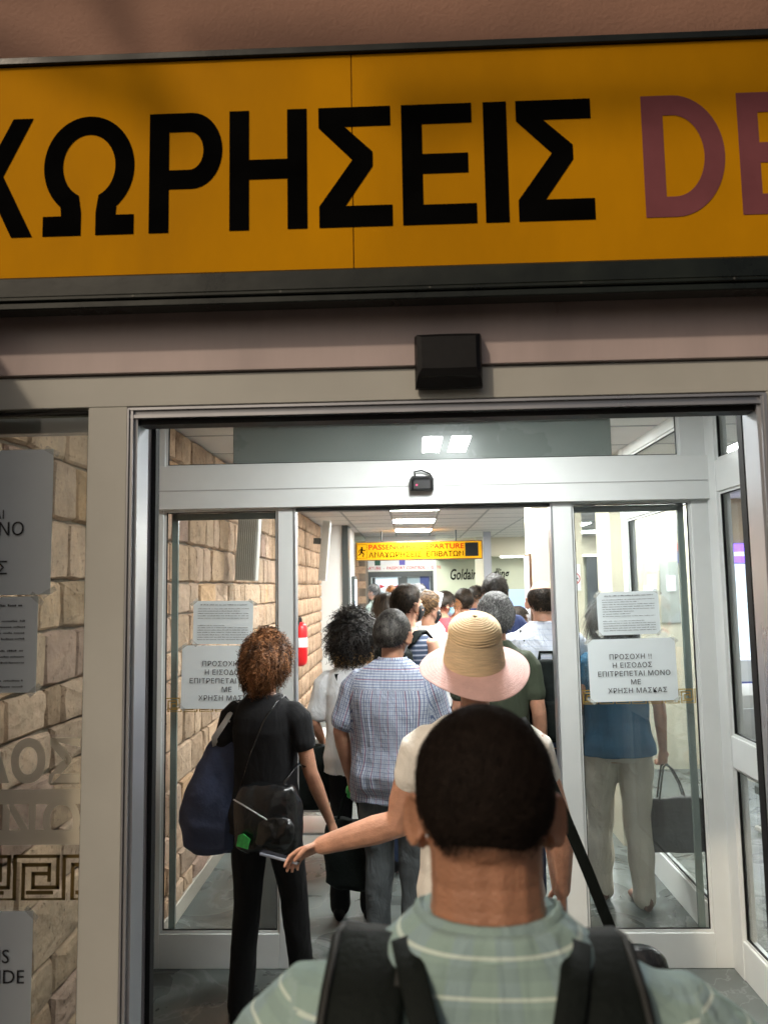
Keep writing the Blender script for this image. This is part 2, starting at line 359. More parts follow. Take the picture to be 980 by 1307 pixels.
# ================================================================== THE PLACE
YO, YI, YS = 2.10, 3.77, 2.02          # outer screen, inner screen, face of the big sign
XL = -1.30                              # face of the stone wall
CEIL = 2.69; XR = 7.5; YB = 15.5; XSW = 1.46
box('ground', (-60, 60, -60, 2.0, -.25, -.06), mat('dark asphalt', (.05, .05, .05), .9, var=.2, bump=.3)).__setitem__('kind', 'structure')
box('pavement', (-6, 6, -3, YO-.05, -.059, 0), PAVE)['kind'] = 'structure'
box('floor', (XL-.5, XR, YO-.049, YB, -.10, .003), FLOORM)['kind'] = 'structure'
slab = box('ceiling', (XL-.2, XR, YO+.1, YB+.1, CEIL+.06, CEIL+.26), WHITEW); slab['kind'] = 'structure'
# suspended ceiling: tiles between grid bars, lit panels in some of the bays
bays_lit = {(3, 1), (3, 4), (6, 2), (9, 3), (2, 4), (2, 8), (2, 11), (2, 14), (2, 17), (6, 5), (7, 9), (6, 13), (7, 16), (11, 4), (11, 9), (11, 14)}  # bays listed before the queue row are lamps added to brighten the hall
tm = MB().box(-.287, .287, -.287, .287, 0, .018, c=.004).data('ceiling_tile'); tm.materials.append(CEILT)
lm = MB().box(-.287, .287, -.287, .287, 0, .03, c=.004).data('lamp_panel'); lm.materials.append(LAMP)
CX0, CY0 = -1.42, YI+.10
for i in range(15):
    for j in range(19):
        x, y = CX0+.6*i+.3, CY0+.6*j+.3
        if (i, j) in bays_lit:
            o = link('ceiling_light', lm); o.location = (x, y, CEIL-.004)
            ordn = {(3, 1): 'added ceiling light panel just inside the inner doorway, above the checked shirt man', (6, 2): 'added ceiling light panel just outside the hall glazed screen, nearest it', (9, 3): 'added ceiling light panel above the bench nearest the entrance',
                    (3, 4): 'added ceiling light panel between the inner screen and the near cream pillar',
                    (2, 4): 'ceiling light panel over the queue beside the nearer column loudspeaker', (2, 8): 'ceiling light panel over the queue beside the farther column loudspeaker',
                    (6, 5): 'ceiling light panel to the right of the near cream pillar', (7, 9): 'ceiling light panel seen as upper spot through the right pane',
                    (6, 13): 'ceiling light panel seen as lower strip through the right pane', (7, 16): 'ceiling light panel in front of the dark screen at the back',
                    (11, 4): 'ceiling light panel over the far end of the metal benches', (11, 9): 'ceiling light panel over the hall just behind the purple kiosk', (11, 14): 'ceiling light panel at the far right end of the hall',
                    (2, 11): 'ceiling light panel above the queue, nearest one short of the yellow departure sign', (2, 14): 'ceiling light panel second in the row running up to the departure sign',
                    (2, 17): 'ceiling light panel farthest in the row, just beyond the departure sign'}[(i, j)]
            tag(o, ordn, 'ceiling light', 'square ceiling light panels')
        else:
            o = link('tile', tm); o.location = (x, y, CEIL+random.uniform(-.002, .002)); o.parent = slab
gb = MB()
for i in range(16): gb.box(CX0+.6*i-.012, CX0+.6*i+.012, CY0, CY0+11.4, CEIL-.001, CEIL+.02)
for j in range(20): gb.box(CX0, CX0+9, CY0+.6*j-.011, CY0+.6*j+.011, CEIL-.0025, CEIL+.022)
gb.build('grid_bar', TBAR, slab)
# the vestibule's own ceiling and its twin tube light
box('vestibule_ceiling', (XL-.1, XSW+.1, YO+.12, YI-.02, CEIL, CEIL+.05), WHITEW)['kind'] = 'structure'
vl = thing('vestibule_light', 'twin rectangular white light fitting on the vestibule ceiling', 'ceiling light', (.24, 2.86, CEIL))
MB().box(-.16, .16, -.27, .27, -.03, -.001, c=.004).build('housing', ALU, vl)
for s in (-1, 1): MB().box(s*.085-.058, s*.085+.058, -.25, .25, -.04, -.031, c=.003).build('diffuser', LAMPV, vl)

# ---------------- stone wall
wall = thing('stone_wall', 'rough beige stone block wall along the left side of the entrance', 'wall', (0, 0, 0))
box('mortar', (XL-.30, XL-.016, 1.6, 11.3, 0, CEIL), MORTAR, wall)
box('skirting', (XL-.015, XL+.022, YO+.1, 11.28, .004, .10), mat('stone skirting', (.40, .36, .30), .7, var=.1, bump=.2), wall, c=.004)
far = MB(); z = .012; nst = 0; rows = []
while z < CEIL-.03:
    h = random.choice([.15, .165, .18, .20, .225, .14]); h = min(h, CEIL-z-.004)
    if h < .05: break
    rows.append((z, h)); z += h
cand = []
for z, h in rows:
    y = 1.62-random.random()*.2
    while y < 11.28:
        ln = random.uniform(.16, .42) if random.random() < .75 else random.uniform(.1, .2); y1 = min(y+ln, 11.3)
        if y1-y > .05: cand.append((y, y1, z, z+h))
        y = y1
def stone(y0, y1, z0, z1):
    g = random.uniform(.002, .005); y0 += g; y1 -= g; z0 += g; z1 -= g; j = lambda a: random.uniform(-a, a)
    cy, cz = (y0+y1)/2, (z0+z1)/2; d = random.uniform(.0, .009); ch = min(.009, (y1-y0)*.2, (z1-z0)*.2)
    n = 3; back = []; fr = []
    cs = [(y0, z0), (y1, z0), (y1, z1), (y0, z1)]; pts = []
    for i in range(4):
        a, b = np.array(cs[i]), np.array(cs[(i+1) % 4])
        for k in range(n):
            p = a+(b-a)*k/n; p = p+np.array([j(.004), j(.004)]); 
            if k == 0: p = p+(np.array([cy, cz])-p)*np.array([.035, .05])
            pts.append(p)
    N = len(pts); c = np.array([cy, cz])
    V = [(XL-.03, p[0], p[1]) for p in pts]+[(XL-.008+d*.4+j(.002), p[0], p[1]) for p in pts]
    for p in pts:
        q = p+(c-p)*np.minimum(.5, ch/np.maximum(np.abs(c-p), 1e-3)); V.append((XL+.004+d+j(.003), q[0]+j(.002), q[1]+j(.002)))
    for p in pts: q = p+(c-p)*.5; V.append((XL+.009+d+j(.004), q[0], q[1]))
    V.append((XL+.010+d+j(.005), cy, cz)); F = []
    for r_ in range(3):
        for i in range(N): F.append((r_*N+i, r_*N+(i+1) % N, (r_+1)*N+(i+1) % N, (r_+1)*N+i))
    for i in range(N): F.append((3*N+i, 3*N+(i+1) % N, 4*N))
    return np.array(V), F, (XL, cy, cz)
cand.sort(key=lambda t: t[0])
vis = [t for t in cand if t[1] > 2.1]
for k, t in enumerate(vis):
    V, F, c = stone(*t)
    if nst < 292:
        me = bpy.data.meshes.new('stone'); me.from_pydata((V-np.array(c)).tolist(), [], F); o = link('stone', me, random.choice(STONES[:4]) if random.random() < .6 else random.choice(STONES), wall); o.location = c; nst += 1
    else: far.add(V, F)
o = far.build('far_stone', STONES[0], wall, True); o['kind'] = 'stuff'

# ---------------- inner screen with the doorway
def rail(name, x0, x1, z0, z1, parent, m=ALU, y0=YI, d=.06, c=.002): return box(name, (x0, x1, y0, y0+d, z0, z1), m, parent, c)
ins = thing('inner_glazed_screen', 'white aluminium inner glazed screen with open doorway and transom window', 'glazed screen')
x0 = X(197, YI); x1 = X(906, YI); zt0, zt1 = Z(530, YI), Z(590, YI); zb = Z(645, YI); zr = Z(1192, YI)
xa, xb = X(208, YI), X(355, YI); xo0, xo1 = X(378, YI), X(705, YI); xc, xd = X(733, YI), X(887, YI)
rail('top_rail', x0, XSW, zt0, CEIL, ins); rail('header_beam', x0, XSW, zb, zt1, ins, y0=YI-.035, d=.12)
rail('cover_strip', x0+.01, XSW-.01, Z(622, YI), Z(622, YI)+.004, ins, TBAR, y0=YI-.038, d=.004, c=0)
rail('post', x0, xa, 0.004, zb, ins); rail('post', x0, xa+.005, zt1, zt0, ins); rail('post', xd, XSW, .004, zb, ins); rail('post', X(877, YI), XSW, zt1, zt0, ins)
rail('post', xb, X(375, YI), .004, zb, ins); rail('post', X(708, YI), xc, .004, zb, ins)
for a, b in ((X(375, YI), xo0), (xo1, X(708, YI))): rail('door_jamb', a+.001, b-.001, .004, zb-.001, ins, METAL, y0=YI-.006, d=.075)
rail('door_head', xo0, xo1, zb-.018, zb-.001, ins, DARKG, y0=YI+.005, d=.06)
def pane(par, a, b, z0, z1, Y=YI, m=GLASS, bd=.012):
    """glass pane with its thin bead and dark gasket round it"""
    g = box('glass_pane', (a, b, Y+.026, Y+.034, z0, z1), m, par)
    t = MB()
    for q in ((a, a+bd, z0, z1), (b-bd, b, z0, z1), (a+bd, b-bd, z0, z0+bd), (a+bd, b-bd, z1-bd, z1)): t.box(q[0], q[1], Y+.012, Y+.024, q[2], q[3])
    t.build('glazing_bead', ALU, g)
    t = MB(); e = .004
    for q in ((a+bd, a+bd+e, z0+bd, z1-bd), (b-bd-e, b-bd, z0+bd, z1-bd), (a+bd+e, b-bd-e, z0+bd, z0+bd+e), (a+bd+e, b-bd-e, z1-bd-e, z1-bd)): t.box(q[0], q[1], Y+.015, Y+.025, q[2], q[3])
    t.build('gasket', SEAL, g); return g
pane(ins, xa+.005, X(877, YI), zt1, zt0); rail('bottom_rail', xa, xb, .004, zr, ins); rail('bottom_rail', xc, xd, .004, zr, ins)
pane(ins, xa, xb, zr, zb); pane(ins, xc, xd, zr, zb)
# parked sliding leaves behind the fixed panes (their glass edges read green)
for a, b, e in ((xa+.02, X(351, YI), -1), (xc, xd-.01, 1)):
    lf = thing('sliding_door', 'parked glass door leaf behind the %s fixed pane of the inner screen' % ('left' if e < 0 else 'right'), 'sliding door')
    g = box('glass_pane', (a, b, YI+.085, YI+.095, .03, zb-.01), GLASS, lf)
    ex = a if e < 0 else b
    box('edge_stile', (ex-.0 if e < 0 else ex-.03, ex+.03 if e < 0 else ex, YI+.080, YI+.10, .03, zb-.01), GREENEDGE, lf)
    box('top_rail', (a, b, YI+.080, YI+.10, zb-.045, zb-.012), GREENEDGE, lf)
    box('shoe_rail', (a, b, YI+.080, YI+.10, .012, .05), METAL, lf)
# air curtain box behind the transom
ac = thing('air_curtain', 'long grey air curtain box behind the transom glass above the inner doorway', 'air curtain')
bxa, bxb = X(300, 3.95), X(785, 3.95)
box('casing', (bxa, bxb, 3.90, 4.25, 2.33, 2.655), GREYBOX, ac, c=.006)
box('cover_seam', (bxa+.01, bxb-.01, 3.897, 3.903, 2.40, 2.404), TBAR, ac)
# motion sensor on the inner header
sx_, sz_ = at(538, 617, YI-.04)
s2 = thing('motion_sensor', 'small black door sensor with cable on the inner white header', 'door sensor', (sx_, YI-.036, sz_))
MB().grid_rings([np.array([(a*w, -y, z0+b*h) for a, b in ((-1, -1), (1, -1), (1, .6), (.8, 1), (-.8, 1), (-1, .6))]) for y, w, h, z0 in ((0, .055, .035, 0), (.03, .058, .036, -.003), (.055, .05, .028, -.008), (.062, .04, .02, -.012))]).build('body', BLACKM, s2)
MB().tube([(-.03, -.01, .03), (-.035, -.02, .055), (.0, -.02, .062), (.04, -.015, .045), (.05, -.005, .03)], .004, 6).build('cable', BLACKM, s2, True)
MB().disc_y(-.025, -.0640, -.015, .004, 8).build('indicator', mat('red led', (.6, 0, .05), .4, emis=(1, .02, .1), estr=2), s2)

# ---------------- right side wall of the vestibule and its continuation into the hall (glazed)
def side_wall(name, label, y0, y1, zb_, posts, door_z=2.20, xw=XSW):
    t = thing(name, label, 'glazed screen'); d = .06
    box('top_rail', (xw, xw+d, y0, y1, CEIL-.07, CEIL), ALU, t, c=.002); box('middle_rail', (xw, xw+d, y0, y1, door_z, door_z+.15), ALU, t, c=.002)
    box('bottom_rail', (xw, xw+d, y0, y1, .004, .17), ALU, t, c=.002)
    for a, b in posts: box('post', (xw-.004, xw+d+.004, a, b, .003, CEIL-.001), ALU, t, c=.002)
    ps = sorted(posts)
    for k in range(len(ps)-1):
        a, b = ps[k][1], ps[k+1][0]
        if zb_: box('lock_rail', (xw, xw+d, a, b, zb_-.07, zb_+.07), ALU, t, c=.002)
        segs = ((.17, door_z), (door_z+.15, CEIL-.07)) if not zb_ else ((.17, zb_-.07), (zb_+.07, door_z), (door_z+.15, CEIL-.07))
        for z0, z1 in segs:
            g = box('glass_pane', (xw+.026, xw+.034, a, b, z0, z1), GLASS, t)
            q = MB(); bd = .012; xx = xw+.010
            for r_ in ((a, a+bd, z0, z1), (b-bd, b, z0, z1), (a+bd, b-bd, z0, z0+bd), (a+bd, b-bd, z1-bd, z1)): q.box(xx, xx+.013, r_[0], r_[1], r_[2], r_[3])
            q.build('glazing_bead', ALU, g); q = MB()
            for r_ in ((a+bd, a+bd+.004, z0+bd, z1-bd), (b-bd-.004, b-bd, z0+bd, z1-bd), (a+bd, b-bd, z0+bd, z0+bd+.004), (a+bd, b-bd, z1-bd-.004, z1-bd)): q.box(xx+.003, xx+.014, r_[0], r_[1], r_[2], r_[3])
            q.build('gasket', SEAL, g)
    return t
side_wall('side_glazed_screen', 'white framed glazed side screen at the right of the vestibule', YO+.12, YI-.002, 1.0, [(YO+.12, YO+.18), (YI-.11, YI-.004)])
side_wall('hall_glazed_screen', 'white framed glazed screen continuing into the hall behind the right pane', YI+.12, 5.30, 0, [(YI+.12, YI+.17), (5.20, 5.30)])

# ---------------- outer screen
outs = thing('outer_glazed_screen', 'cream grey aluminium outer screen with wide doorway under the yellow sign', 'glazed screen')
oz = Z(512, YO); m0, m1 = X(109, YO), X(160, YO); ox0, ox1 = X(172, YO), X(981, YO)
HT = Z(470, YO)
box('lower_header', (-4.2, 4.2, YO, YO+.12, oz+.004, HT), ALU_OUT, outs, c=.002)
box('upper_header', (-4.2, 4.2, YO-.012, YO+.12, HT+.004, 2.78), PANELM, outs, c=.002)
box('mullion', (m0, m1, YO-.002, YO+.11, 0, oz+.003), ALU_OUT, outs, c=.002)
xr0, xr1 = X(993, YO), X(1045, YO)
box('mullion', (xr0, xr1, YO-.002, YO+.11, 0, oz+.003), ALU_OUT, outs, c=.002)
jb = MB(); jw = ox0-m1-.002
for k, (a, b, dy) in enumerate(((0, .18, 0), (.18, .34, .012), (.34, .62, .004), (.62, 1.0, .016))): jb.box(m1+.001+jw*a, m1+.001+jw*b, YO+dy-.006, YO+.10, 0, oz-.003)
jb.build('door_jamb', METAL, outs)
jb = MB(); jw = xr0-ox1-.002
for k, (a, b, dy) in enumerate(((0, .3, .016), (.3, .6, .004), (.6, 1, 0))): jb.box(ox1+.001+jw*a, ox1+.001+jw*b, YO+dy-.006, YO+.10, 0, oz-.003)
jb.build('door_jamb', METAL, outs)
jb = MB()
for a, b, dy in ((0, .008, 0), (.008, .02, .012), (.020, .03, .004)): jb.box(m1+.002, xr0-.002, YO+dy-.004, YO+.10, oz-b+.001, oz-a)
jb.build('door_head', METAL, outs); box('head_seal', (ox0, ox1, YO+.02, YO+.08, oz-.045, oz-.031), SEAL, outs)
# left and right fixed windows of the outer screen
for a, b in ((-1.95, m0), (xr1, 2.2)):
    g = box('glass_pane', (a, b, YO+.040, YO+.048, .12, oz-.002), GLASS2, outs)
    q = MB()
    for r_ in ((a, a+.006, .12, oz-.002), (b-.006, b, .12, oz-.002), (a+.006, b-.006, oz-.009, oz-.002), (a+.006, b-.006, .12, .126)): q.box(r_[0], r_[1], YO+.012, YO+.039, r_[2], r_[3])
    q.build('gasket', SEAL, g); box('bottom_rail', (a, b, YO+.001, YO+.10, 0, .119), ALU_OUT, outs, c=.002)
box('mullion', (-2.05, -1.951, YO-.002, YO+.11, 0, oz+.003), ALU_OUT, outs, c=.002); box('mullion', (2.201, 2.3, YO-.002, YO+.11, 0, oz+.003), ALU_OUT, outs, c=.002)
# open sliding leaves of the outer door
YL = 2.24
for side in (-1, 1):
    lf = thing('sliding_door', 'open outer glass door leaf with lilac grey edge at the %s jamb' % ('left' if side < 0 else 'right'), 'sliding door')
    a = X(178, YL) if side < 0 else X(959, YL); 
    if side < 0: s0, s1, k0, k1, f0 = a, X(190.5, YL), X(190.5, YL), X(196.5, YL), -1.75
    else: s0, s1, k0, k1, f0 = X(967.5, YL), X(978, YL), X(959.5, YL), X(967.5, YL), 1.95
    zt = Z(519, YL)
    box('stile', (s0, s1, YL, YL+.045, .02, zt), LILAC if side < 0 else METAL, lf, c=.002); box('edge_seal', (k0, k1, YL+.006, YL+.04, .02, zt), SEAL, lf)
    lo, hi = (f0, s0) if side < 0 else (s1, f0)
    box('top_rail', (lo, hi, YL, YL+.045, zt-.055, zt), METAL, lf, c=.002); box('bottom_rail', (lo, hi, YL, YL+.045, .02, .09), METAL, lf, c=.002)
    box('glass_pane', (lo, hi, YL+.018, YL+.026, .09, zt-.055), GLASS, lf)
# header sensor
hx, hz = at(572, 462, YO-.03)
s1_ = thing('motion_sensor', 'black wedge shaped motion sensor on the header below the yellow sign', 'door sensor', (hx, YO-.012, hz))
ww, hh = .092, .072
rr = [np.array([(a*ww*k, -y, b*hh*k2+dz) for a, b in ((-1, -1), (-.3, -1.02), (.3, -1.02), (1, -1), (1, 1), (.3, 1.02), (-.3, 1.02), (-1, 1))]) for y, k, k2, dz in ((0, 1, 1, 0), (.02, 1.0, 1, 0), (.045, .93, .80, .012), (.052, .80, .6, .018))]
MB().grid_rings(rr).build('body', BLACKM, s1_)
MB().add([(-.085, -.024, -.066), (.085, -.024, -.066), (.075, -.047, -.045), (-.075, -.047, -.045)], [(0, 1, 2, 3)]).build('lens', mat('smoked plastic lens', (.02, .022, .02), .12), s1_)
# cladding above
fas = box('facade_wall', (-5, 5, YS+.05, YO+.4, 2.50+.62, 5.2), RENDER_W); tag(fas, 'pinkish plaster wall above the yellow airport sign', 'wall')
sw = box('facade_wall', (-5, 5, YO+.12, YO+.16, 2.785, 3.125), RENDER_W); tag(sw, 'plaster wall strip hidden behind the yellow sign box', 'wall')
for a, b in ((-5, -2.05), (2.3, 5)): tag(box('facade_wall', (a, b, YO+.002, YO+.3, 0, 2.5), RENDER_W), 'plain plaster wall beside the glazed entrance, %s end' % ('left' if a < 0 else 'right'), 'wall')

# ---------------- big yellow sign
SG = thing('departures_sign', 'large yellow sign box with black Greek capital letters over the entrance', 'sign')
zs0, zs1 = at(490, 343, YS)[1], at(490, 68, YS)[1]; H0 = 5.0
xsm = X(450.5, YS, 250)
for a, b in ((-3.2, xsm-.0012), (xsm+.0012, 3.2)): box('panel', (a, b, YS, YS+.012, zs0, zs1), YEL, SG, c=.001)
zf0 = at(490, 380, YS-.03)[1]
box('casing', (-3.25, 3.25, YS+.013, YO-.014, zf0+.02, zs1+.02), SOOT, SG)
box('frame', (-3.25, 3.25, YS-.012, YS+.012, zs1+.001, zs1+.022), SOOT, SG, c=.002)
box('frame', (-3.25, 3.25, YS-.020, YS+.011, zf0+.030, zs0-.001), SOOT, SG, c=.006)
box('frame', (-3.25, 3.25, YS-.035, YS+.03, zf0+.017, zf0+.029), SOOT, SG, c=.003)
box('frame', (-3.25, 3.25, YS-.028, YS+.03, zf0-.004, zf0+.016), SOOT, SG, c=.003)
for k in range(9):
    x_ = -1.6+k*.4+.07; q = MB().disc_y(x_, YS-.0365, zf0+.023, .0032, 8); q.build('screw', mat('dull screw', (.10, .10, .09), .5, metal=.5), SG)
def arc(cx, cy, rx, ry, a0, a1, n=18): return [(cx+rx*math.cos(R(a0+(a1-a0)*i/n)), cy+ry*math.sin(R(a0+(a1-a0)*i/n))) for i in range(n+1)]
T = .165
GL = {
 'H': [[(0, 0), (T/.65, 0), (T/.65, .42), (1-T/.65, .42), (1-T/.65, 0), (1, 0), (1, 1), (1-T/.65, 1), (1-T/.65, .585), (T/.65, .585), (T/.65, 1), (0, 1)]],
 'E': [[(0, 0), (1, 0), (1, T), (.28, T), (.28, .42), (.90, .42), (.90, .585), (.28, .585), (.28, 1-T), (.96, 1-T), (.96, 1), (0, 1)]],
 'I': [[(0, 0), (1, 0), (1, 1), (0, 1)]],
 'S': [[(0, 0), (1, 0), (1, .175), (.36, .175), (.74, .50), (.74, .62), (.36, .835), (.99, .835), (.99, 1), (0, 1), (0, .83), (.46, .555), (0, .175)]],
 'P': [[(0, 0), (.27, 0), (.27, .36), (.58, .36)]+arc(.58, .68, .42, .32, -90, 90)+[(0, 1)], [(.27, .52), (.55, .52)]+arc(.55, .68, .19, .16, -90, 90)+[(.27, .84)]],
 'D': [[(0, 0), (.36, 0)]+arc(.36, .5, .60, .5, -90, 90, 24)+[(0, 1)], [(.25, .165), (.36, .165)]+arc(.36, .5, .36, .335, -90, 90, 24)+[(.25, .835)]],
 'O': [[(0, 0), (.42, 0), (.42, .19)]+arc(.5, .58, .29, .265, 248, -68, 40)[::1]+[(.58, .19), (.58, 0), (1, 0), (1, .165), (.80, .165)]+arc(.5, .575, .5, .425, -52, 232, 48)+[(.20, .165), (0, .165)]],
 'X': [[(0, 0), (.25, 0), (.50, .36), (.75, 0), (1, 0), (.635, .515), (.98, 1), (.74, 1), (.50, .67), (.26, 1), (.02, 1), (.365, .515)]],
 'A': [[(0, 0), (.22, 0), (.29, .21), (.71, .21), (.78, 0), (1, 0), (.62, 1), (.38, 1)], [(.34, .37), (.66, .37), (.50, .80)]],
 'N': [[(0, 0), (.25, 0), (.25, .70), (.74, 0), (1, 0), (1, 1), (.75, 1), (.75, .30), (.26, 1), (0, 1)]],
}
lt_z0 = at(338, 293.5, YS)[1]; lt_z1 = at(338, 141, YS)[1]
def letter(k, pa, pb, m=BLACKV):
    a, b = X(pa, YS, 215), X(pb, YS, 215); poly_mesh(GL[k], m, SG, a, YS-.0015, lt_z0, b-a, lt_z1-lt_z0)
for k, a, b in (('A', -330, -215), ('N', -195, -90), ('A', -75, 40-115+30) if False else ('A', -190+100, 15-40), ('X', -62, 44), ('O', 57, 172), ('P', 191, 284), ('H', 293, 392), ('S', 407, 500), ('E', 513, 607), ('I', 618, 648), ('S', 660, 757)):
    if k in 'AN' : continue
    letter(k, a, b)
for k, a, b in (('A', -180, -75), ('N', -295, -200), ('A', -420, -315)): letter(k, a, b)
for k, a, b in (('D', 821, 930), ('E', 944, 1038), ('P', 1060, 1153), ('A', 1165, 1275)): letter(k, a, b, MAUVE)
text('RTURES', (lt_z1-lt_z0)*1.37, MAUVE, SG, X(1290, YS, 215), YS-.0015, lt_z0, bold=.012)
# canopy bars added out of view above the pavement, placed to shadow the plaster
cn = thing('shadow_bars', 'metal canopy bars added out of view to shadow the wall above the sign', 'shadow caster')
for x0_, z0_, x1_, z1_, r_ in ((-2.75, 5.45, -1.95, 5.02, .05), (-2.25, 5.6, -1.95, 5.0, .045), (-1.95, 5.32, .9, 5.14, .05), (-1.3, 5.02, .9, 5.04, .055), (-2.9, 5.6, 1.6, 5.6, .05)):
    MB().tube([(x0_, .15, z0_), (x1_, .15, z1_)], r_, 8).build('bar', DARKG, cn, True)
for x in (-2.9, 1.6): MB().tube([(x, .15, 5.6), (x, 1.95, 5.1)], .04, 8).build('bracket', DARKG, cn, True)

# ---------------- notices and films on the glass
TAPE = mat('clear adhesive tape', (.62, .62, .56), .15, alpha=.35)
def notice(name, label, x0, x1, z0, z1, Y, tilt=0):
    t = thing(name, label, 'notice', ((x0+x1)/2, Y, (z0+z1)/2)); t.rotation_euler = (0, tilt, 0); w_, h_ = x1-x0, z1-z0
    n_ = 9; V = []; F = []
    for i in range(n_):
        for j in range(n_):
            u, v = i/(n_-1)-.5, j/(n_-1)-.5; V.append((u*w_, -.0012-.010*max(0, u+v*.8-.62)**1.5-.0008*math.sin(u*5+v*3), v*h_))
    for i in range(n_-1):
        for j in range(n_-1): F.append((i*n_+j, (i+1)*n_+j, (i+1)*n_+j+1, i*n_+j+1))
    me = MB().add(V, F).data('sheet'); o = link('sheet', me, PAPER, t, False)
    sm = o.modifiers.new('s', 'SOLIDIFY'); sm.thickness = .0004
    for sx in (-1, 1):
        for sz in (-1, 1):
            tp = MB().box(-.022, .022, -.0014, -.0004, -.0075, .0075).build('tape', TAPE, t); tp.location = (sx*(w_/2-.004), -.0012, sz*(h_/2-.006)); tp.rotation_euler = (0, R(40*sx*sz+random.uniform(-12, 12)), 0)
    return t, w_, h_
def small_text(t, w_, h_, lines, x0=-.42, z0=.40, dz=.055, seed=1, m=INKG, y=-.0062, title=True):
    r = random.Random(seed); q = MB(); z = z0
    for k in range(lines):
        if title and k == 0: xa_, xe = -.38, .40; th = .016
        else: xa_ = x0; xe = .42 if r.random() < .75 else r.uniform(-.1, .3); th = .011
        if r.random() < .12 and k > 1: z -= dz; continue
        x = xa_
        while x < xe:
            ln = r.uniform(.02, .10); e = min(x+ln, xe)
            # words as runs of small letter strokes
            c = x
            while c < e:
                cw = r.uniform(.006, .011); hh_ = th*(1 if r.random() < .8 else 1.5)
                q.add([(c*w_, y, z*h_), ((c+cw)*w_, y, z*h_), ((c+cw)*w_, y, (z+hh_)*h_), (c*w_, y, (z+hh_)*h_)], [(0, 1, 2, 3)]); c += cw+.003
            x = e+r.uniform(.012, .02)
        z -= dz*(1.6 if title and k == 0 else 1)
    return q.build('printed_text', m, t)
MASK = ['ΠΡΟΣΟΧΗ !!', 'Η ΕΙΣΟΔΟΣ', 'ΕΠΙΤΡΕΠΕΤΑΙ ΜΟΝΟ', 'ΜΕ', 'ΧΡΗΣΗ ΜΑΣΚΑΣ']
def mask_text(t, w_, h_, k=1.0):
    for i, s in enumerate(MASK): text(s, h_*.112*k, INKG, t, (-.02+.015*i)*w_, -.0055, h_*(.175-.135*i), 'CENTER', bold=0, space=1.08)
YP = YI+.022
def nplace(lbl, pa, pb, za, zb_, Y, tilt=0): return notice('paper_notice', lbl, X(pa, Y, (za+zb_)/2), X(pb, Y, (za+zb_)/2), at((pa+pb)/2, zb_, Y)[1], at((pa+pb)/2, za, Y)[1], Y, tilt)
t, w_, h_ = nplace('large white mask notice taped inside the right pane, above gold key band', 751, 863, 815, 895, YP, R(-.8)); mask_text(t, w_, h_)
t, w_, h_ = nplace('small print notice above the mask notice on the right pane', 762, 841, 755, 810, YP, R(-1)); small_text(t, w_, h_, 15, seed=3)
t, w_, h_ = nplace('large white mask notice on the left inner pane behind the curly haired woman', 232, 343, 824, 905, YP, R(1)); mask_text(t, w_, h_)
t, w_, h_ = nplace('small print notice above the mask notice on the left inner pane', 247, 323, 767, 822, YP, R(.8)); small_text(t, w_, h_, 15, seed=4)
YPo = YO+.036
t, w_, h_ = nplace('big white mask notice high on the outer left window', -232, 67, 577, 761, YPo, 0)
for s, px_, py_ in (('ΠΡΟΣΟΧΗ !!', -85, 625), ('Η ΕΙΣΟΔΟΣ ΕΠΙΤΡΕΠΕΤΑΙ', -85, 652)): text(s, .035, INK, t, X(px_, YPo, py_)-t.location.x, -.006, Z(py_, YPo)-t.location.z, 'CENTER')
for s, px_, py_ in (('ΜΟΝΟ', 33, 683), ('ΜΕ ΧΡΗΣΗ ΜΑΣΚΑΣ', 12, 733)):
    p_ = at(px_, py_, YPo); text(s, .052, INK, t, p_[0]-t.location.x, -.006, p_[1]-t.location.z, 'RIGHT')
t, w_, h_ = nplace('small print notice on travel rules below the big mask notice, outer left window', -152, 48, 763, 885, YPo, 0); small_text(t, w_, h_, 14, seed=9, dz=.062, m=INK)
t, w_, h_ = nplace('white notice with English capitals low on the outer left window', -220, 41, 1163, 1330, YPo, 0)
for s, px_, py_ in (('IS', 14, 1228), ('SIDE', 33, 1254)):
    p_ = at(px_, py_, YPo); text(s, .05, INK, t, p_[0]-t.location.x, -.006, p_[1]-t.location.z, 'RIGHT')

def meander(x0, x1, z0, z1, Y, m, parent, par=0, pattern='interlock'):
    """flat Greek key band"""
    q = MB(); h = z1-z0; th = h*.085; y = Y
    def seg(a, b, c, d): q.add([(a, y, c), (b, y, c), (b, y, d), (a, y, d)], [(0, 1, 2, 3)])
    u = h/7.0; per = 8*u; x = x0-per*par
    paths = [[(0, 0), (0, 7), (7, 7), (7, 2), (3, 2), (3, 4.2), (5, 4.2)], [(8, 0), (1.4, 0), (1.4, 5.6), (5.6, 5.6), (5.6, 3.2)], [(2.2, 1.2), (6, 1.2)]]
    while x < x1:
        for p in paths:
            for (a, b), (c, d) in zip(p[:-1], p[1:]):
                xa_, xb_ = sorted((x+a*u, x+c*u)); za_, zb2 = sorted((z0+b*u*.97, z0+d*u*.97)); xa_ -= th/2; xb_ += th/2; za_ = max(z0, za_-th/2); zb2 = min(z1, zb2+th/2)
                xa_, xb_ = max(xa_, x0), min(xb_, x1)
                if xb_ > xa_: seg(xa_, xb_, za_, zb2)
        x += per
    return q.build('key_band', m, parent)
YF = YO+.0385
kx = thing('key_pattern_film', 'dark gold Greek key band on the outer left window, below the letters', 'window film')
pz0, pz1 = at(40, 1149, YF)[1], at(40, 1091, YF)[1]; meander(-1.9, m0-.008, pz0, pz1, YF, GOLDD, kx)
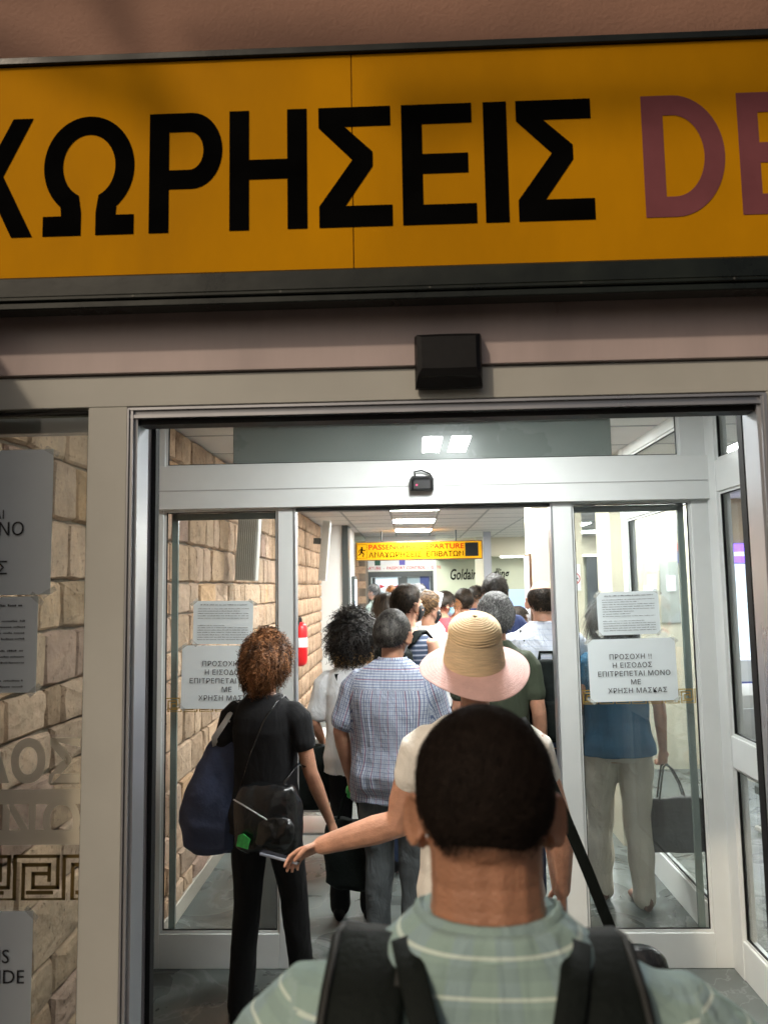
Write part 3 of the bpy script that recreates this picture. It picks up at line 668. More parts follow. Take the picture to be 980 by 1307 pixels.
for a, b, lb in ((xa+.012, xb-.012, 'gold Greek key band on the left inner pane behind the mask notice'), (xc+.012, xd-.012, 'gold Greek key band on the right inner pane under the mask notice')):
    kk = thing('key_pattern_film', lb, 'window film'); pm = (208+355)/2 if a < 0 else (733+887)/2
    zc = at(pm, 899 if a < 0 else 889, YI+.0245)[1]; meander(a, b, zc-.034, zc+.034, YI+.0248, GOLD, kk)
# opaque letters on the outer window
fl = thing('window_lettering', 'khaki film letters and bars across the outer left window', 'window film')
p_ = at(103, 996, YF); text('ΕΞΟΔΟΣ', .148, FROST, fl, p_[0], YF, p_[1], 'RIGHT', bold=.006, space=1.08, sx=.9, name='letters')
a_ = at(101, 1020, YF); b_ = at(101, 1007, YF); c_ = at(100, 1078, YF); d_ = at(100, 1059, YF)
q = MB(); xs = X(6, YF, 1015)
for z0, z1 in ((a_[1]-.012, b_[1]+.0), (c_[1], d_[1])): q.add([(xs-.3, YF, z0), (m0-.008, YF, z0), (m0-.008, YF, z1), (xs-.3, YF, z1)], [(0, 1, 2, 3)])
q.build('bar', FROST, fl)
text('ΑΝΟ', .15, FROST, fl, m0-.012, YF+.0006, c_[1]+.01, 'RIGHT', bold=.003, space=1.05, name='letters')

# ---------------- things on the stone wall
def speaker(pxt, pyt, pxb, pyb, Y, lbl, wd, dp):
    xt, zt = at(pxt, pyt, Y); xb2, zb2 = at(pxb, pyb, Y); L = zt-zb2
    t = thing('column_speaker', lbl, 'speaker', (xb2, Y, zb2)); t.rotation_euler = (0, math.atan2(xt-xb2, L), 0)
    MB().box(-dp/2, dp/2, 0, wd, 0, L, c=.006).build('casing', mat('off white plastic', (.6, .59, .56), .4), t)
    g = MB(); n_ = 9
    for k in range(n_): g.box(-dp/2+.01+k*(dp-.02)/n_, -dp/2+.01+(k+.55)*(dp-.02)/n_, -.008, -.0005, .01, L-.01)
    g.build('grille_ribs', LOUV, t)
    MB().box(-dp/2-.10, -dp/2-.001, wd*.4, wd*.6, L*.6, L*.7).build('bracket', DARKG, t); return t
speaker(321, 600, 313, 741, 5.4, 'ribbed taupe column loudspeaker tilted off the stone wall, nearer one', .10, .15)
speaker(417, 664, 411, 741, 9.4, 'pale column loudspeaker tilted off the stone wall, farther one by white panel', .12, .10)
ex = thing('fire_extinguisher', 'red fire extinguisher hanging on the stone wall by the doorway', 'fire extinguisher', (XL+.12, 8.3, .95))
MB().tube([(0, 0, .06), (0, 0, .40)], [.075, .075], 16).build('cylinder', RED, ex, True)
MB().tube([(0, 0, .455), (0, 0, .50)], .02, 8).build('valve', BLACKM, ex, True)
MB().tube([(0, -.03, .50), (-.02, -.07, .42), (-.03, -.085, .2), (-.02, -.08, .05)], .012, 8).build('hose', BLACKM, ex, True)
MB().grid_rings([np.array([(.0765*math.cos(a), .0765*math.sin(a), z) for a in np.arange(16)*math.pi/8]) for z in (.2, .3)], caps=False).build('label_band', PAPER, ex, True)
fp = thing('fire_sign', 'small red fire hose sign beside the passport doors', 'sign', (X(467, 14.0, 777), 13.95, Z(785, 13.95)))
box('plate', (-.05, .05, -.004, 0, 0, .18), RED, fp); box('pictogram', (-.03, .03, -.006, -.0045, .05, .13), PAPER, fp)

# ---------------- the hall beyond
def W(name, b, m, kind='structure'): o = box(name, b, m); o['kind'] = kind; return o
W('left_wall', (XL-.3, X(437, 11.3), 11.301, 11.7, 0, CEIL+.05), WHITEW)
W('dark_pilaster', (X(437, 11.3)+.001, X(445, 11.28), 11.28, 11.65, 0, CEIL+.05), DARKG, 'structure')
W('left_wall', (XL-.3, X(446, 11.7), 11.701, 12.9, 0, CEIL+.05), WHITEW)
dc = thing('display_case', 'narrow dark framed display case on the left passage wall', 'display case', (X(446, 11.7), 12.1, 1.0)); box('frame', (0, .05, 0, .5, 0, .95), DARKG, dc); box('glass_front', (.051, .055, .04, .46, .05, .9), SCREEN, dc)
sw2 = thing('stone_pier', 'narrow beige brick pier left of the passport doors', 'wall'); px0, px1 = X(452, 12.95), X(467, 12.95)
box('core', (px0-.6, px1-.01, 12.96, 13.9, 0, 2.5), MORTAR, sw2)
z = 0
while z < 2.5:
    for k in range(3): box('brick', (px0-.55+.25*k+.004-(.12 if int(z*8) % 2 else 0), min(px1, px0-.55+.25*(k+1)-(.12 if int(z*8) % 2 else 0)), 12.94, 12.97, z+.004, z+.121), STONES[k % 4], sw2)
    z += .125
# passport door partition
YD = 14.0
pt = thing('passport_partition', 'white fascia and dark framed doors to passport control', 'doors'); xl_, xr_ = X(467, YD), X(556, YD)
box('fascia', (xl_, xr_, YD, YD+.1, Z(728.5, YD), CEIL), WHITEW, pt)
fr = MB(); dz = Z(729, YD)
for a, b in ((470, 473.5), (512, 520), (549, 553)): fr.box(X(a, YD), X(b, YD), YD-.02, YD+.06, 0, dz)
fr.box(X(473.5, YD), X(549, YD), YD-.019, YD+.055, dz-.10, dz-.001); fr.build('frame', DARKG, pt)
for a, b in ((475, 479), (508, 512)):  box('door_stile', (X(a, YD), X(b, YD), YD-.01, YD+.03, 0, dz-.105), DARKG, pt)
box('door_glass', (X(474, YD), X(512, YD), YD+.035, YD+.045, 0, dz-.101), DOORGL, pt); box('door_glass', (X(520, YD), X(549, YD), YD+.035, YD+.045, 0, dz-.101), mat('grey blue door glass', (.25, .33, .36), .3), pt)
box('poster', (X(536, YD), X(548, YD), YD+.020, YD+.030, Z(755, YD), Z(733, YD)), mat('navy poster', (.02, .04, .16), .4), pt)
box('post', (X(553.5, YD), X(557, YD), YD-.06, YD+.1, 0, CEIL), WHITEW, pt)
zt_ = at(510, 726.6, YD)[1]
text('DEPARTURE  -  PASSPORT CONTROL  -  GATE', .072, REDINK, pt, X(511, YD), YD-.004, zt_, 'CENTER', bold=.001, sx=1.0)
for a, c_, g in ((482, GREENP, 0), (513.5, mat('purple pictogram', (.12, .1, .4), .4), 1)): box('pictogram', (X(a-3.5, YD), X(a+4, YD), YD-.006, YD-.001, Z(721, YD), Z(714.5, YD)), c_ if g else mat('dark green pictogram', (.02, .08, .05), .4), pt)
for a, s in ((488, 1), (507, -1)):
    c = X(a, YD); zc = Z(748, YD); MB().add([(c-.05*s, YD+.030, zc+.04), (c-.05*s, YD+.030, zc-.04), (c+.05*s, YD+.030, zc)], [(0, 1, 2)] if s > 0 else [(0, 2, 1)]).build('door_arrow', REDINK, pt)
# hanging yellow sign
YH = 12.6
hs_ = thing('hanging_sign', 'yellow hanging sign reading passengers departure in red over Greek in black', 'sign')
a = at(455.5, 714, YH); b = at(614.5, 712.5, YH); tz = at(535, 692, YH)[1]; bz = at(535, 713.3, YH)[1]
box('casing', (a[0]-.02, b[0]+.02, YH, YH+.12, bz-.015, tz+.015), mat('brown sign edge', (.20, .09, .015), .4), hs_, c=.006)
box('face', (a[0], b[0], YH-.006, YH-.001, bz, tz), YELI, hs_)
box('dark_display', (X(594.5, YH), X(611.5, YH), YH-.010, YH-.0065, bz+.03, tz-.02), BLACKM, hs_)
tw = X(585, YH)-X(478, YH)
t1 = text('PASSENGERS  DEPARTURE', .118, mat('red sign ink', (.50, .02, .01), .95, spec=0.0), hs_, X(532, YH), YH-.0075, (bz+tz)/2+.025, 'CENTER', bold=.0022, sx=1.14)
t2 = text('ΑΝΑΧΩΡΗΣΕΙΣ  ΕΠΙΒΑΤΩΝ', .118, BLACKV, hs_, X(532, YH), YH-.0075, bz+.035, 'CENTER', bold=.0022, sx=1.03)
px_ = X(462.5, YH); zc = (bz+tz)/2
fr = MB(); hw_, hh_ = .085, .115
for q4 in ((-hw_, hw_, hh_-.006, hh_), (-hw_, hw_, -hh_, -hh_+.006), (-hw_, -hw_+.006, -hh_+.006, hh_-.006), (hw_-.006, hw_, -hh_+.006, hh_-.006)): fr.add([(px_+q4[0], YH-.0075, zc+q4[2]), (px_+q4[1], YH-.0075, zc+q4[2]), (px_+q4[1], YH-.0075, zc+q4[3]), (px_+q4[0], YH-.0075, zc+q4[3])], [(0, 1, 2, 3)])
fr.build('pictogram_border', BLACKV, hs_)
run = MB(); run.disc_y(px_+.0, YH-.008, zc+.06, .017, 12)
for p0, p1, r_ in (((0, .045), (-.01, -.01), .018), ((-.01, -.01), (.03, -.04), .011), ((.03, -.04), (.015, -.09), .009), ((-.01, -.01), (-.03, -.05), .011), ((-.03, -.05), (-.065, -.06), .009), ((0, .035), (.04, .01), .008), ((.04, .01), (.06, .03), .007), ((0, .035), (-.045, .02), .008), ((-.045, .02), (-.05, -.02), .007)):
    d = np.array(p1)-np.array(p0); nn = np.array([-d[1], d[0]])/np.linalg.norm(d)*r_; run.add([(px_+q_[0], YH-.008, zc+q_[1]) for q_ in (np.array(p0)+nn, np.array(p0)-nn, np.array(p1)-nn, np.array(p1)+nn)], [(0, 1, 2, 3)])
run.build('running_figure', BLACKV, hs_)
for s in (.2, .8): MB().tube([(a[0]+(b[0]-a[0])*s, YH+.06, tz+.015), (a[0]+(b[0]-a[0])*s, YH+.06, CEIL)], .012, 6).build('hanger', DARKG, hs_)
# cream bulkhead, green wall, posts
W('back_wall', (XL-.3, XR, YB, YB+.2, 0, CEIL+.05), GREENW)
W('bulkhead_beam', (X(556, 14.9), XR, 14.9, 15.4, Z(711.5, 14.9), CEIL+.05), CREAM)
ll = thing('strip_light', 'long lit strip under the cream bulkhead near the wall lettering', 'strip light'); box('tube', (X(640, 15.0), X(672, 15.0), 14.98, 15.1, Z(711.5, 14.9)-.03, Z(711.5, 14.9)-.001), STRIPL, ll)
ll = thing('strip_light', 'long lit strip over the dark screen behind the right pane', 'strip light'); box('tube', (X(742, 15.0), X(776, 15.0), 14.98, 15.1, Z(711.5, 14.9)-.03, Z(711.5, 14.9)-.001), STRIPL, ll)
W('grey_post_column', (X(618.5, 13.2), X(628, 13.2), 13.2, 13.3, 0, CEIL), mat('grey post paint', (.30, .31, .33), .5), 'structure')
W('cream_column', (X(608, 14.7), X(622, 14.7), 14.7, 14.88, 0, CEIL+.03), CREAM)
gl = thing('wall_lettering', 'black slanted lettering on the pale green back wall, partly behind a post', 'sign')
pa, pb = X(573.5, YB-.01, 738), X(650, YB-.01, 738); tt = text('Goldair Handling', .30, BLACKV, gl, pa, YB-.004, at(590, 739.5, YB)[1], 'LEFT', bold=.006, shear=.25)
wnow = max(v.co.x for v in tt.data.vertices)-pa
for v in tt.data.vertices: v.co.x = pa+(v.co.x-pa)*(pb-pa)/wnow
# near cream column with poster and no smoking sign
YC = 6.5; cxa, cxb = X(680.5, YC), X(745, YC)
W('near_cream_column', (cxa, cxb, YC, YC+.36, 0, CEIL+.03), CREAM)
po = thing('framed_poster', 'tall narrow framed poster on the side of the cream column', 'poster', (cxa-.001, YC+.04, 0)); box('frame', (-.02, 0, 0, .30, Z(822, YC), Z(709, YC)), mat('brown frame', (.08, .035, .015), .4), po)
box('print', (-.024, -.0205, .02, .28, Z(819, YC), Z(712, YC)), mat('faded print', (.55, .56, .58), .3, var=.25, vscale=5), po)
ns_ = thing('no_smoking_sign', 'small white no smoking sign on the cream column face', 'sign', (X(735.5, YC), YC-.002, Z(742, YC)))
box('plate', (-.075, .035, -.003, -.0001, -.10, .12), PAPER, ns_)
ring = MB(); n_ = 24
for i in range(n_):
    a0, a1 = 2*math.pi*i/n_, 2*math.pi*(i+1)/n_; ring.add([(-.02+r_*math.cos(t_), -.0045, r_*math.sin(t_)) for r_, t_ in ((.044, a0), (.052, a0), (.052, a1), (.044, a1))], [(0, 3, 2, 1)])
ring.add([(-.055, -.0046, .03), (-.05, -.0046, .036), (.015, -.0046, -.03), (.01, -.0046, -.036)], [(0, 1, 2, 3)]); ring.build('ban_ring', REDINK, ns_)
q = MB(); q.add([(-.055, -.0043, -.006), (.015, -.0043, -.006), (.015, -.0043, .006), (-.055, -.0043, .006)], [(0, 1, 2, 3)]); q.build('cigarette', INK, ns_)
W('cream_column_by_glass', (X(774, 5.6), X(804, 5.6), 5.45, 5.85, 0, CEIL+.03), CREAM)
# dark screen wall at the back right
ds = thing('dark_screen', 'large dark display wall at the back of the hall', 'display'); box('panel', (X(750, 15.2), X(777, 15.2), 15.25, 15.35, 1.0, Z(713.5, 15.2)), mat('dark glossy screen', (.06, .07, .075), .15), ds); box('trim', (X(750, 15.2), X(777, 15.2), 15.23, 15.249, .9, .999), STEEL, ds)
# board wall seen through the right pane beyond the side glazing
W('partition_wall', (1.95, 3.1, 7.6, 7.75, 0, CEIL), CREAM)
for k, (a, b, c_, d_, m_, lb) in enumerate(((842, 866, 722, 800, mat('grey board', (.30, .32, .30), .5, var=.2), 'grey notice board on the cream partition behind the right pane'), (866, 872, 700, 725, mat('blue leaflet', (.03, .07, .3), .5), 'narrow leaflet with red top and blue foot on the partition'), (820, 836, 752, 790, PAPER, 'pale paper sheet on the cream partition beside the grey board'), (850, 862, 740, 760, PAPER, 'white sheet pinned near the top of the grey board'))):
    t = thing('notice_board' if k == 0 else 'leaflet', lb, 'notice board' if k == 0 else 'leaflet'); yy = 7.59-.004*k
    box('board' if k == 0 else 'sheet', (X(a, yy), X(b, yy), yy-.003, yy, Z(d_, yy), Z(c_, yy)), m_, t)
    if k == 1: box('red_head', (X(a, yy), X(b, yy), yy-.006, yy-.0035, Z(709, yy), Z(c_, yy)), RED, t)
# right side of hall: lit kiosk, seating
W('right_wall', (XR, XR+.2, YO+.2, YB, 0, CEIL+.05), CREAM)
W('front_wall', (XSW+.2, XR, YO+.161, YO+.3, 0, CEIL+.05), WHITEW)
ks = thing('kiosk', 'shop kiosk with purple lit fascia and bright blue white panels', 'kiosk'); YK = 8.6; ka, kb = X(915, YK), X(1060, YK)
box('fascia', (ka, kb, YK, YK+.3, Z(725, YK), Z(702, YK)), LAMPP, ks); box('strip', (ka, kb, YK-.01, YK-.001, Z(717, YK), Z(712, YK)), SCREEN, ks)
box('upper_wall', (ka, kb, YK+.02, YK+.3, Z(701, YK), CEIL), mat('tan kiosk wall', (.45, .35, .22), .5), ks)
for k in range(4):
    a = ka+.1+k*.36; box('display_panel', (a, a+.34, YK+.05, YK+.07, .95, Z(727, YK)), SCREEN, ks)
box('counter', (ka, kb, YK-.1, YK+.3, 0, .92), mat('pale counter', (.55, .58, .62), .4), ks); box('counter_stripe', (ka, kb, YK-.104, YK-.101, .62, .70), mat('blue stripe', (.03, .06, .35), .4), ks)
def bench(x, y, rz, lbl):
    t = thing('metal_bench', lbl, 'bench', (x, y, 0), rz, 'metal waiting benches')
    for k in range(3):
        s = MB(); s.grid_rings([np.array([(k*.55+.02, yy, zz), (k*.55+.50, yy, zz), (k*.55+.50, yy+dy2, zz+.012), (k*.55+.02, yy+dy2, zz+.012)]) for yy, zz, dy2 in ((0, .42, 0), (.1, .41, 0), (.35, .40, 0), (.43, .43, .01))]); s.build('seat', STEEL, t)
        s = MB(); s.grid_rings([np.array([(k*.55+.02, yy, zz), (k*.55+.50, yy, zz), (k*.55+.50, yy+.012, zz), (k*.55+.02, yy+.012, zz)]) for yy, zz in ((.45, .46), (.48, .6), (.52, .75), (.56, .85))]); s.build('backrest', STEEL, t)
    MB().box(0, 1.65, .2, .26, .34, .39).build('beam', DARKG, t)
    for xx in (.15, 1.5): MB().tube([(xx, .23, .34), (xx, .23, .05)], .025, 8).build('leg', STEEL, t); MB().tube([(xx, -.02, .03), (xx, .5, .03)], .022, 8).build('foot', STEEL, t)
    return t
bench(2.35, 5.2, R(8), 'steel waiting bench seen through the side glass, nearest the entrance'); bench(3.0, 6.6, R(8), 'steel waiting bench seen through the side glass, in front of the kiosk')
# counter and things left of queue
tb = thing('low_table', 'low pale table with stacked papers by the stone wall', 'table', (X(402, 5.2), 5.2, 0)); MB().box(-.22, .22, -.2, .2, .78, .82, c=.004).build('top', WHITEW, tb)
for sx in (-1, 1):
    for sy in (-1, 1): MB().box(sx*.18-.02, sx*.18+.02, sy*.16-.02, sy*.16+.02, .01, .779).build('leg', STEEL, tb)
for k in range(4): MB().box(-.2, .2, -.18, .18, .22+.14*k, .235+.14*k).build('shelf', STEEL, tb)
# ================================================================== PEOPLE
def skin(name, c): return mat(name, c, .48, spec=.4, var=.2, vscale=18, sss=.12, bump=.3, bscale=220, detail=8)
SK1 = skin('fair skin', (.56, .30, .205)); SK2 = skin('tanned skin', (.43, .215, .135)); SK3 = skin('tanned neck skin', (.38, .19, .115))
def hairm(n_, c, k=.35):
    m = mat(n_, c, .48, spec=.2, var=k, vscale=45, stretch=(1, 1, .3), detail=2); n = m.node_tree.nodes; l = m.node_tree.links; b = n['Principled BSDF']
    src = b.inputs['Base Color'].links[0].from_socket; a = n.new('ShaderNodeAttribute'); a.attribute_name = 'shade'
    mx = n.new('ShaderNodeVectorMath'); mx.operation = 'MULTIPLY'; l.new(src, mx.inputs[0]); l.new(a.outputs['Vector'], mx.inputs[1]); l.new(mx.outputs[0], b.inputs['Base Color']); return m
H_BLACK = hairm('black hair', (.012, .009, .007)); H_DARK = hairm('dark brown hair', (.020, .013, .008)); H_NEAR = mat('near black matt hair', (.013, .009, .007), .75, spec=.1, var=.3, vscale=60); H_BROWN = hairm('chestnut hair', (.16, .068, .028), .45)
H_GREY = hairm('grey hair', (.13, .127, .125), .5); H_SALT = hairm('grey streaked dark hair', (.055, .05, .045), .6); H_GINGER = hairm('ginger hair', (.22, .08, .02)); H_BLOND = hairm('blond hair tips', (.45, .27, .11), .3)
H_DBLOND = hairm('dark blond hair', (.16, .09, .04))
def aa(v, w=(.5, .5)): return v

def remesh(mb, vox, smooth=3):
    me = mb.data('tmp'); o = bpy.data.objects.new('tmp', me); col.objects.link(o)
    r = o.modifiers.new('r', 'REMESH'); r.mode = 'VOXEL'; r.voxel_size = vox; r.adaptivity = 0
    if smooth: s = o.modifiers.new('s', 'SMOOTH'); s.factor = .5; s.iterations = smooth
    dg = bpy.context.evaluated_depsgraph_get(); ev = o.evaluated_get(dg); out = bpy.data.meshes.new_from_object(ev)
    bpy.data.objects.remove(o); bpy.data.meshes.remove(me); return out
def getco(me): c = np.zeros(len(me.vertices)*3); me.vertices.foreach_get('co', c); return c.reshape(-1, 3)
def getno(me): c = np.zeros(len(me.vertices)*3); me.vertices.foreach_get('normal', c); return c.reshape(-1, 3)
def setco(me, c): me.vertices.foreach_set('co', np.ascontiguousarray(c).ravel()); me.update()
def pnoise(p, seed, k=7):
    g = np.random.default_rng(seed); out = np.zeros(len(p))
    for i in range(k):
        f = g.normal(size=3)*np.array([1, 1, .8]); f /= np.linalg.norm(f); out += np.sin(p@(f*g.uniform(.6, 2.2))+g.uniform(0, 6.28)+1.5*np.sin(p@(g.normal(size=3)*.7)))
    return out/k**.5
def folds(me, amp, sc_, seed, fn=None):
    c = getco(me); n_ = getno(me); p = c*np.array(sc_)
    w_ = pnoise(p, seed); w_ = np.sign(w_)*np.abs(w_)**.8+.5*pnoise(p*2.3, seed+5)
    a = amp*w_
    if fn is not None: a = a*fn(c)
    setco(me, c+n_*a[:, None])
def attr(me, uv):
    a = me.attributes.new('cloth', 'FLOAT_VECTOR', 'POINT'); a.data.foreach_set('vector', np.ascontiguousarray(uv).ravel())
def ring(z, hw, hd, yc=0, xc=0, n=28, p=2.3):
    a = np.arange(n)*2*math.pi/n; c, s = np.cos(a), np.sin(a)
    return np.stack([xc+hw*np.sign(c)*np.abs(c)**(2/p), yc+hd*np.sign(s)*np.abs(s)**(2/p), np.full(n, z)], 1)
TORSO = [(.84, .13, .10, 0), (.88, .160, .118, -.005), (.94, .168, .122, -.008), (1.0, .158, .112, 0), (1.07, .142, .10, 0), (1.15, .146, .104, 0), (1.24, .160, .112, 0), (1.32, .170, .114, -.002), (1.385, .176, .105, -.008), (1.425, .160, .088, -.012), (1.455, .128, .074, -.014), (1.485, .090, .064, -.012), (1.512, .062, .056, -.008)]

def head_frame(hc, yaw, pitch, roll=0):
    M = Euler((pitch, roll, yaw), 'XYZ').to_matrix(); return np.array(M), np.array(hc)

def head_mesh(mb, M, c, ear=True, k=1.0):
    q = MB()
    q.ell((0, -.012, .022), (.0765, .094, .098), 22, 14)      # skull
    q.ell((0, .022, -.030), (.060, .066, .078), 18, 12)       # face block
    q.ell((0, .035, -.078), (.043, .048, .032), 14, 8)        # jaw
    q.ell((0, .072, -.092), (.022, .016, .016), 10, 6)        # chin
    q.tube([(0, .080, .012), (0, .093, -.012), (0, .103, -.034)], [.008, .010, .014], 8)   # nose
    for s in (-1, 1):
        q.ell((s*.013, .092, -.038), (.009, .011, .008), 8, 6)
        q.ell((s*.040, .062, -.030), (.022, .022, .020), 10, 6)   # cheek
        q.tube([(s*.012, .083, .022), (s*.045, .068, .024)], [.008, .008], 8)    # brow
        if ear:
            Me = np.array(Euler((0, 0, s*R(-34))).to_matrix())
            q.ell((s*.086, -.004, -.008), (.007, .018, .030), 12, 8, M=Me)
            pts = [np.array([s*.0, .019*math.cos(t), .031*math.sin(t)]) for t in np.linspace(-2.4, 2.2, 9)]
            q.tube([np.array((s*.0925, -.007, -.006))+Me@(p*np.array([1, 1, 1])) for p in pts[::1]], [.0045]*9, 7)
            q.ell((s*.081, .002, -.036), (.006, .009, .011), 8, 6)
    q.tube([(-.022, .082, -.060), (0, .089, -.060), (.022, .082, -.060)], [.005, .0075, .005], 8)
    q.tube([(-.018, .080, -.070), (0, .086, -.070), (.018, .080, -.070)], [.005, .0075, .005], 8)
    V = np.concatenate(q.v)*k; mb.add(V@M.T+c, q.f)

def hand_mesh(mb, w, d, palm_n, s, curl=.5, size=1.0, spread=.12, r=.0085, thumb_in=.3):
    """w wrist, d finger direction, palm_n the way the palm faces, s=+1 when the thumb is toward cross(d, palm_n)"""
    d = np.array(d, float); d /= np.linalg.norm(d); pn = np.array(palm_n, float); pn -= d*np.dot(d, pn); pn /= np.linalg.norm(pn); side = np.cross(d, pn)*s
    w = np.array(w, float); S = size
    rings = []; n_ = 12; a = np.arange(n_)*2*math.pi/n_
    for t, hw_, hd_ in ((-.012, .024, .018), (.02, .030, .017), (.05, .038, .016), (.078, .040, .0145), (.092, .036, .011)):
        rings.append(w+d*t*S+side*(np.cos(a)*hw_*S)[:, None]+pn*(np.sin(a)*hd_*S)[:, None])
    mb.grid_rings(rings)
    for i, (off, L, sp) in enumerate(((.030, .072, .9), (.010, .080, .25), (-.011, .074, -.35), (-.030, .058, -1))):
        b = w+d*.084*S+side*off*S; dirv = d+side*sp*spread; pts = [b-d*.012*S, b]; ang = 0
        for k, (fr_, c_) in enumerate(((.45, .75), (.30, 1.0), (.25, .7))):
            ang += curl*c_*(1+.12*i); dd = dirv/np.linalg.norm(dirv)*math.cos(ang)+pn*math.sin(ang); pts.append(pts[-1]+dd*L*fr_*S)
        mb.tube(pts, [r*S, r*S*1.02, r*S*.98, r*S*.92, r*S*.8], 8)
    b = w+d*.022*S+side*.024*S; t1 = b+(d*.55+side*.75+pn*.35)*.036*S; t2 = t1+(d*.85+side*(.35-thumb_in)+pn*(.3+thumb_in))*.032*S; t3 = t2+(d*.9+side*(.0-thumb_in)+pn*.35)*.024*S
    mb.tube([b, t1, t2, t3], [.0125*S, .0115*S, .0098*S, .0085*S], 8)

def interp_hair(az, tab):
    a = np.abs(((az+math.pi) % (2*math.pi))-math.pi); xs, ys = zip(*tab); return np.radians(np.interp(np.degrees(a), xs, ys))
LINE = [(0, 46), (40, 56), (65, 76), (82, 88), (98, 92), (112, 112), (135, 124), (180, 128)]
def hair_geo(M, c, kind, n_s, length, lift, width, seed, line=LINE, off=.006, pmin=0, jit=.25, segs=4, grav=0.0, curlr=0, turns=0, k=1.0, fade=None, rx=1.0, rag=.05):
    """cap plus strands; returns MB in person space"""
    g = np.random.default_rng(seed); q = MB(); RX, RY, RZ = .0785*k*rx, .099*k, .114*k; cc = np.array([0, -.010, .008])*k
    def surf(az_, pol, o):
        st = np.sin(np.minimum(pol, math.pi*.5)); low = np.maximum(0, pol-math.pi/2)
        rr_ = np.where(pol > math.pi/2, 1-.42*(low/1.0)**1.5, 1.0)
        zz = np.cos(np.minimum(pol, math.pi/2))*RZ-low*RZ*.82
        return np.stack([np.sin(az_)*st*rr_*(RX+o), np.cos(az_)*st*rr_*(RY+o), zz+o*np.cos(pol)], -1)+cc
    # cap
    na, nr = 40, 14; az_ = np.arange(na)*2*math.pi/na; pm = interp_hair(az_, line); rings = []
    for i in range(nr+1):
        t = i/nr; pmc = pm-rag*(.6+.4*np.sin(az_*9)); pol = math.radians(pmin)+t*(pmc-math.radians(pmin)) if pmin else t*pmc+.02
        o = off*(1-max(0, t-.80)/.20*1.25)
        if fade: o = off*(1-.9*np.clip((t-fade)/(1-fade), 0, 1))
        rings.append(surf(az_, pol, o*(1+.10*np.sin(az_*7+i)*(off > .012))))
    q.grid_rings(rings, caps=(pmin == 0))
    # strands
    az0 = g.uniform(-math.pi, math.pi, n_s); pmx = interp_hair(az0, line); u = g.uniform(0, 1, n_s)**(.75)
    p0 = math.radians(pmin)+u*(pmx-math.radians(pmin))+np.where(u > .9, g.normal(0, rag*.5, n_s), 0); L = length*g.uniform(.6, 1.2, n_s)
    if fade: L *= 1-.85*np.clip((u-fade)/(1-fade), 0, 1)
    azd = g.normal(0, jit, n_s); T_ = np.linspace(0, 1, segs+1); pts = []
    base = surf(az0, p0, np.full(n_s, off*.5)); nrm = base-cc; nrm /= np.linalg.norm(nrm, axis=1)[:, None]
    if kind == 'short':
        for t in T_:
            pol = p0+L*t/RZ; azz = az0+azd*t*L/.03*.5/np.maximum(.25, np.sin(p0)); o = off+lift*np.sin(math.pi*min(1, t*.8+.1))*g.uniform(.5, 1.3, n_s)
            if fade: o = o*(1-.85*np.clip((u-fade)/(1-fade), 0, 1))
            pts.append(surf(azz, np.minimum(pol, pmx+.12), o))
    else:
        dn = -np.array([0, 0, 1.])+nrm*nrm[:, 2:3]; dirs = (nrm if kind == 'curl' else nrm*.15+dn+np.stack([np.sin(az0), np.cos(az0), az0*0], 1)*.5)+g.normal(0, jit, (n_s, 3)); dirs /= np.linalg.norm(dirs, axis=1)[:, None]; p = base.copy(); v = dirs.copy(); st = L/segs
        for t in T_:
            pts.append(p.copy()); v = v+np.array([0, 0, -grav])[None]*(.4+t); v /= np.linalg.norm(v, axis=1)[:, None]; p = p+v*st[:, None]
            d_ = (p-cc)/np.array([RX+off, RY+off, RZ+off]); rr_ = np.linalg.norm(d_, axis=1); ins_ = rr_ < 1; p[ins_] = cc+((p-cc)[ins_]/rr_[ins_][:, None])
            fc = (p[:, 1] > .045*k) & (p[:, 2] < .03*k); p[fc, 1] = .045*k   # keep the face clear
        if curlr:
            ax1 = np.cross(dirs, [0, 0, 1.]); ax1 /= np.linalg.norm(ax1, axis=1)[:, None]+1e-6; ax2 = np.cross(dirs, ax1); ph = g.uniform(0, 6.28, n_s); sg = g.choice([-1, 1], n_s)
            for i, t in enumerate(T_):
                a = ph+sg*turns*2*math.pi*t; rc = curlr*min(1, t*4)*g.uniform(.95, 1.05); pts[i] = pts[i]+ax1*(np.cos(a)*rc)[:, None]+ax2*(np.sin(a)*rc)[:, None]
    P = np.stack(pts, 1); m_ = P.shape[1]; tang = np.gradient(P, axis=1); nn = P-cc; wd = np.cross(tang, nn); wd /= np.linalg.norm(wd, axis=2)[:, :, None]+1e-9
    if curlr: wd = wd*.75+.25*g.normal(size=(n_s, 1, 3)); wd /= np.linalg.norm(wd, axis=2)[:, :, None]+1e-9
    tp = (1-np.abs(np.linspace(-.25, 1, m_))**3*.85)*width/2
    A = P+wd*tp[None, :, None]; B = P-wd*tp[None, :, None]; V = np.stack([A, B], 2).reshape(-1, 3)
    idx = np.arange(n_s*m_).reshape(n_s, m_)*2; f = np.stack([idx[:, :-1], idx[:, 1:], idx[:, 1:]+1, idx[:, :-1]+1], -1).reshape(-1, 4)
    ncap = q.n; q.add(V, f.tolist()); Vt = np.concatenate(q.v)@M.T+c; q2 = MB(); q2.add(Vt, q.f)
    cl = g.random(n_s); cl2 = pnoise(base*60, seed)*.5; sh_ = np.clip(.45+1.3*cl**1.6+cl2, .2, 2.6); q2.shade = np.concatenate([np.full(ncap, .55), np.repeat(sh_, m_*2)]); return q2
def shade(o, q):
    a = o.data.attributes.new('shade', 'FLOAT_VECTOR', 'POINT'); a.data.foreach_set('vector', np.repeat(q.shade, 3)); return o

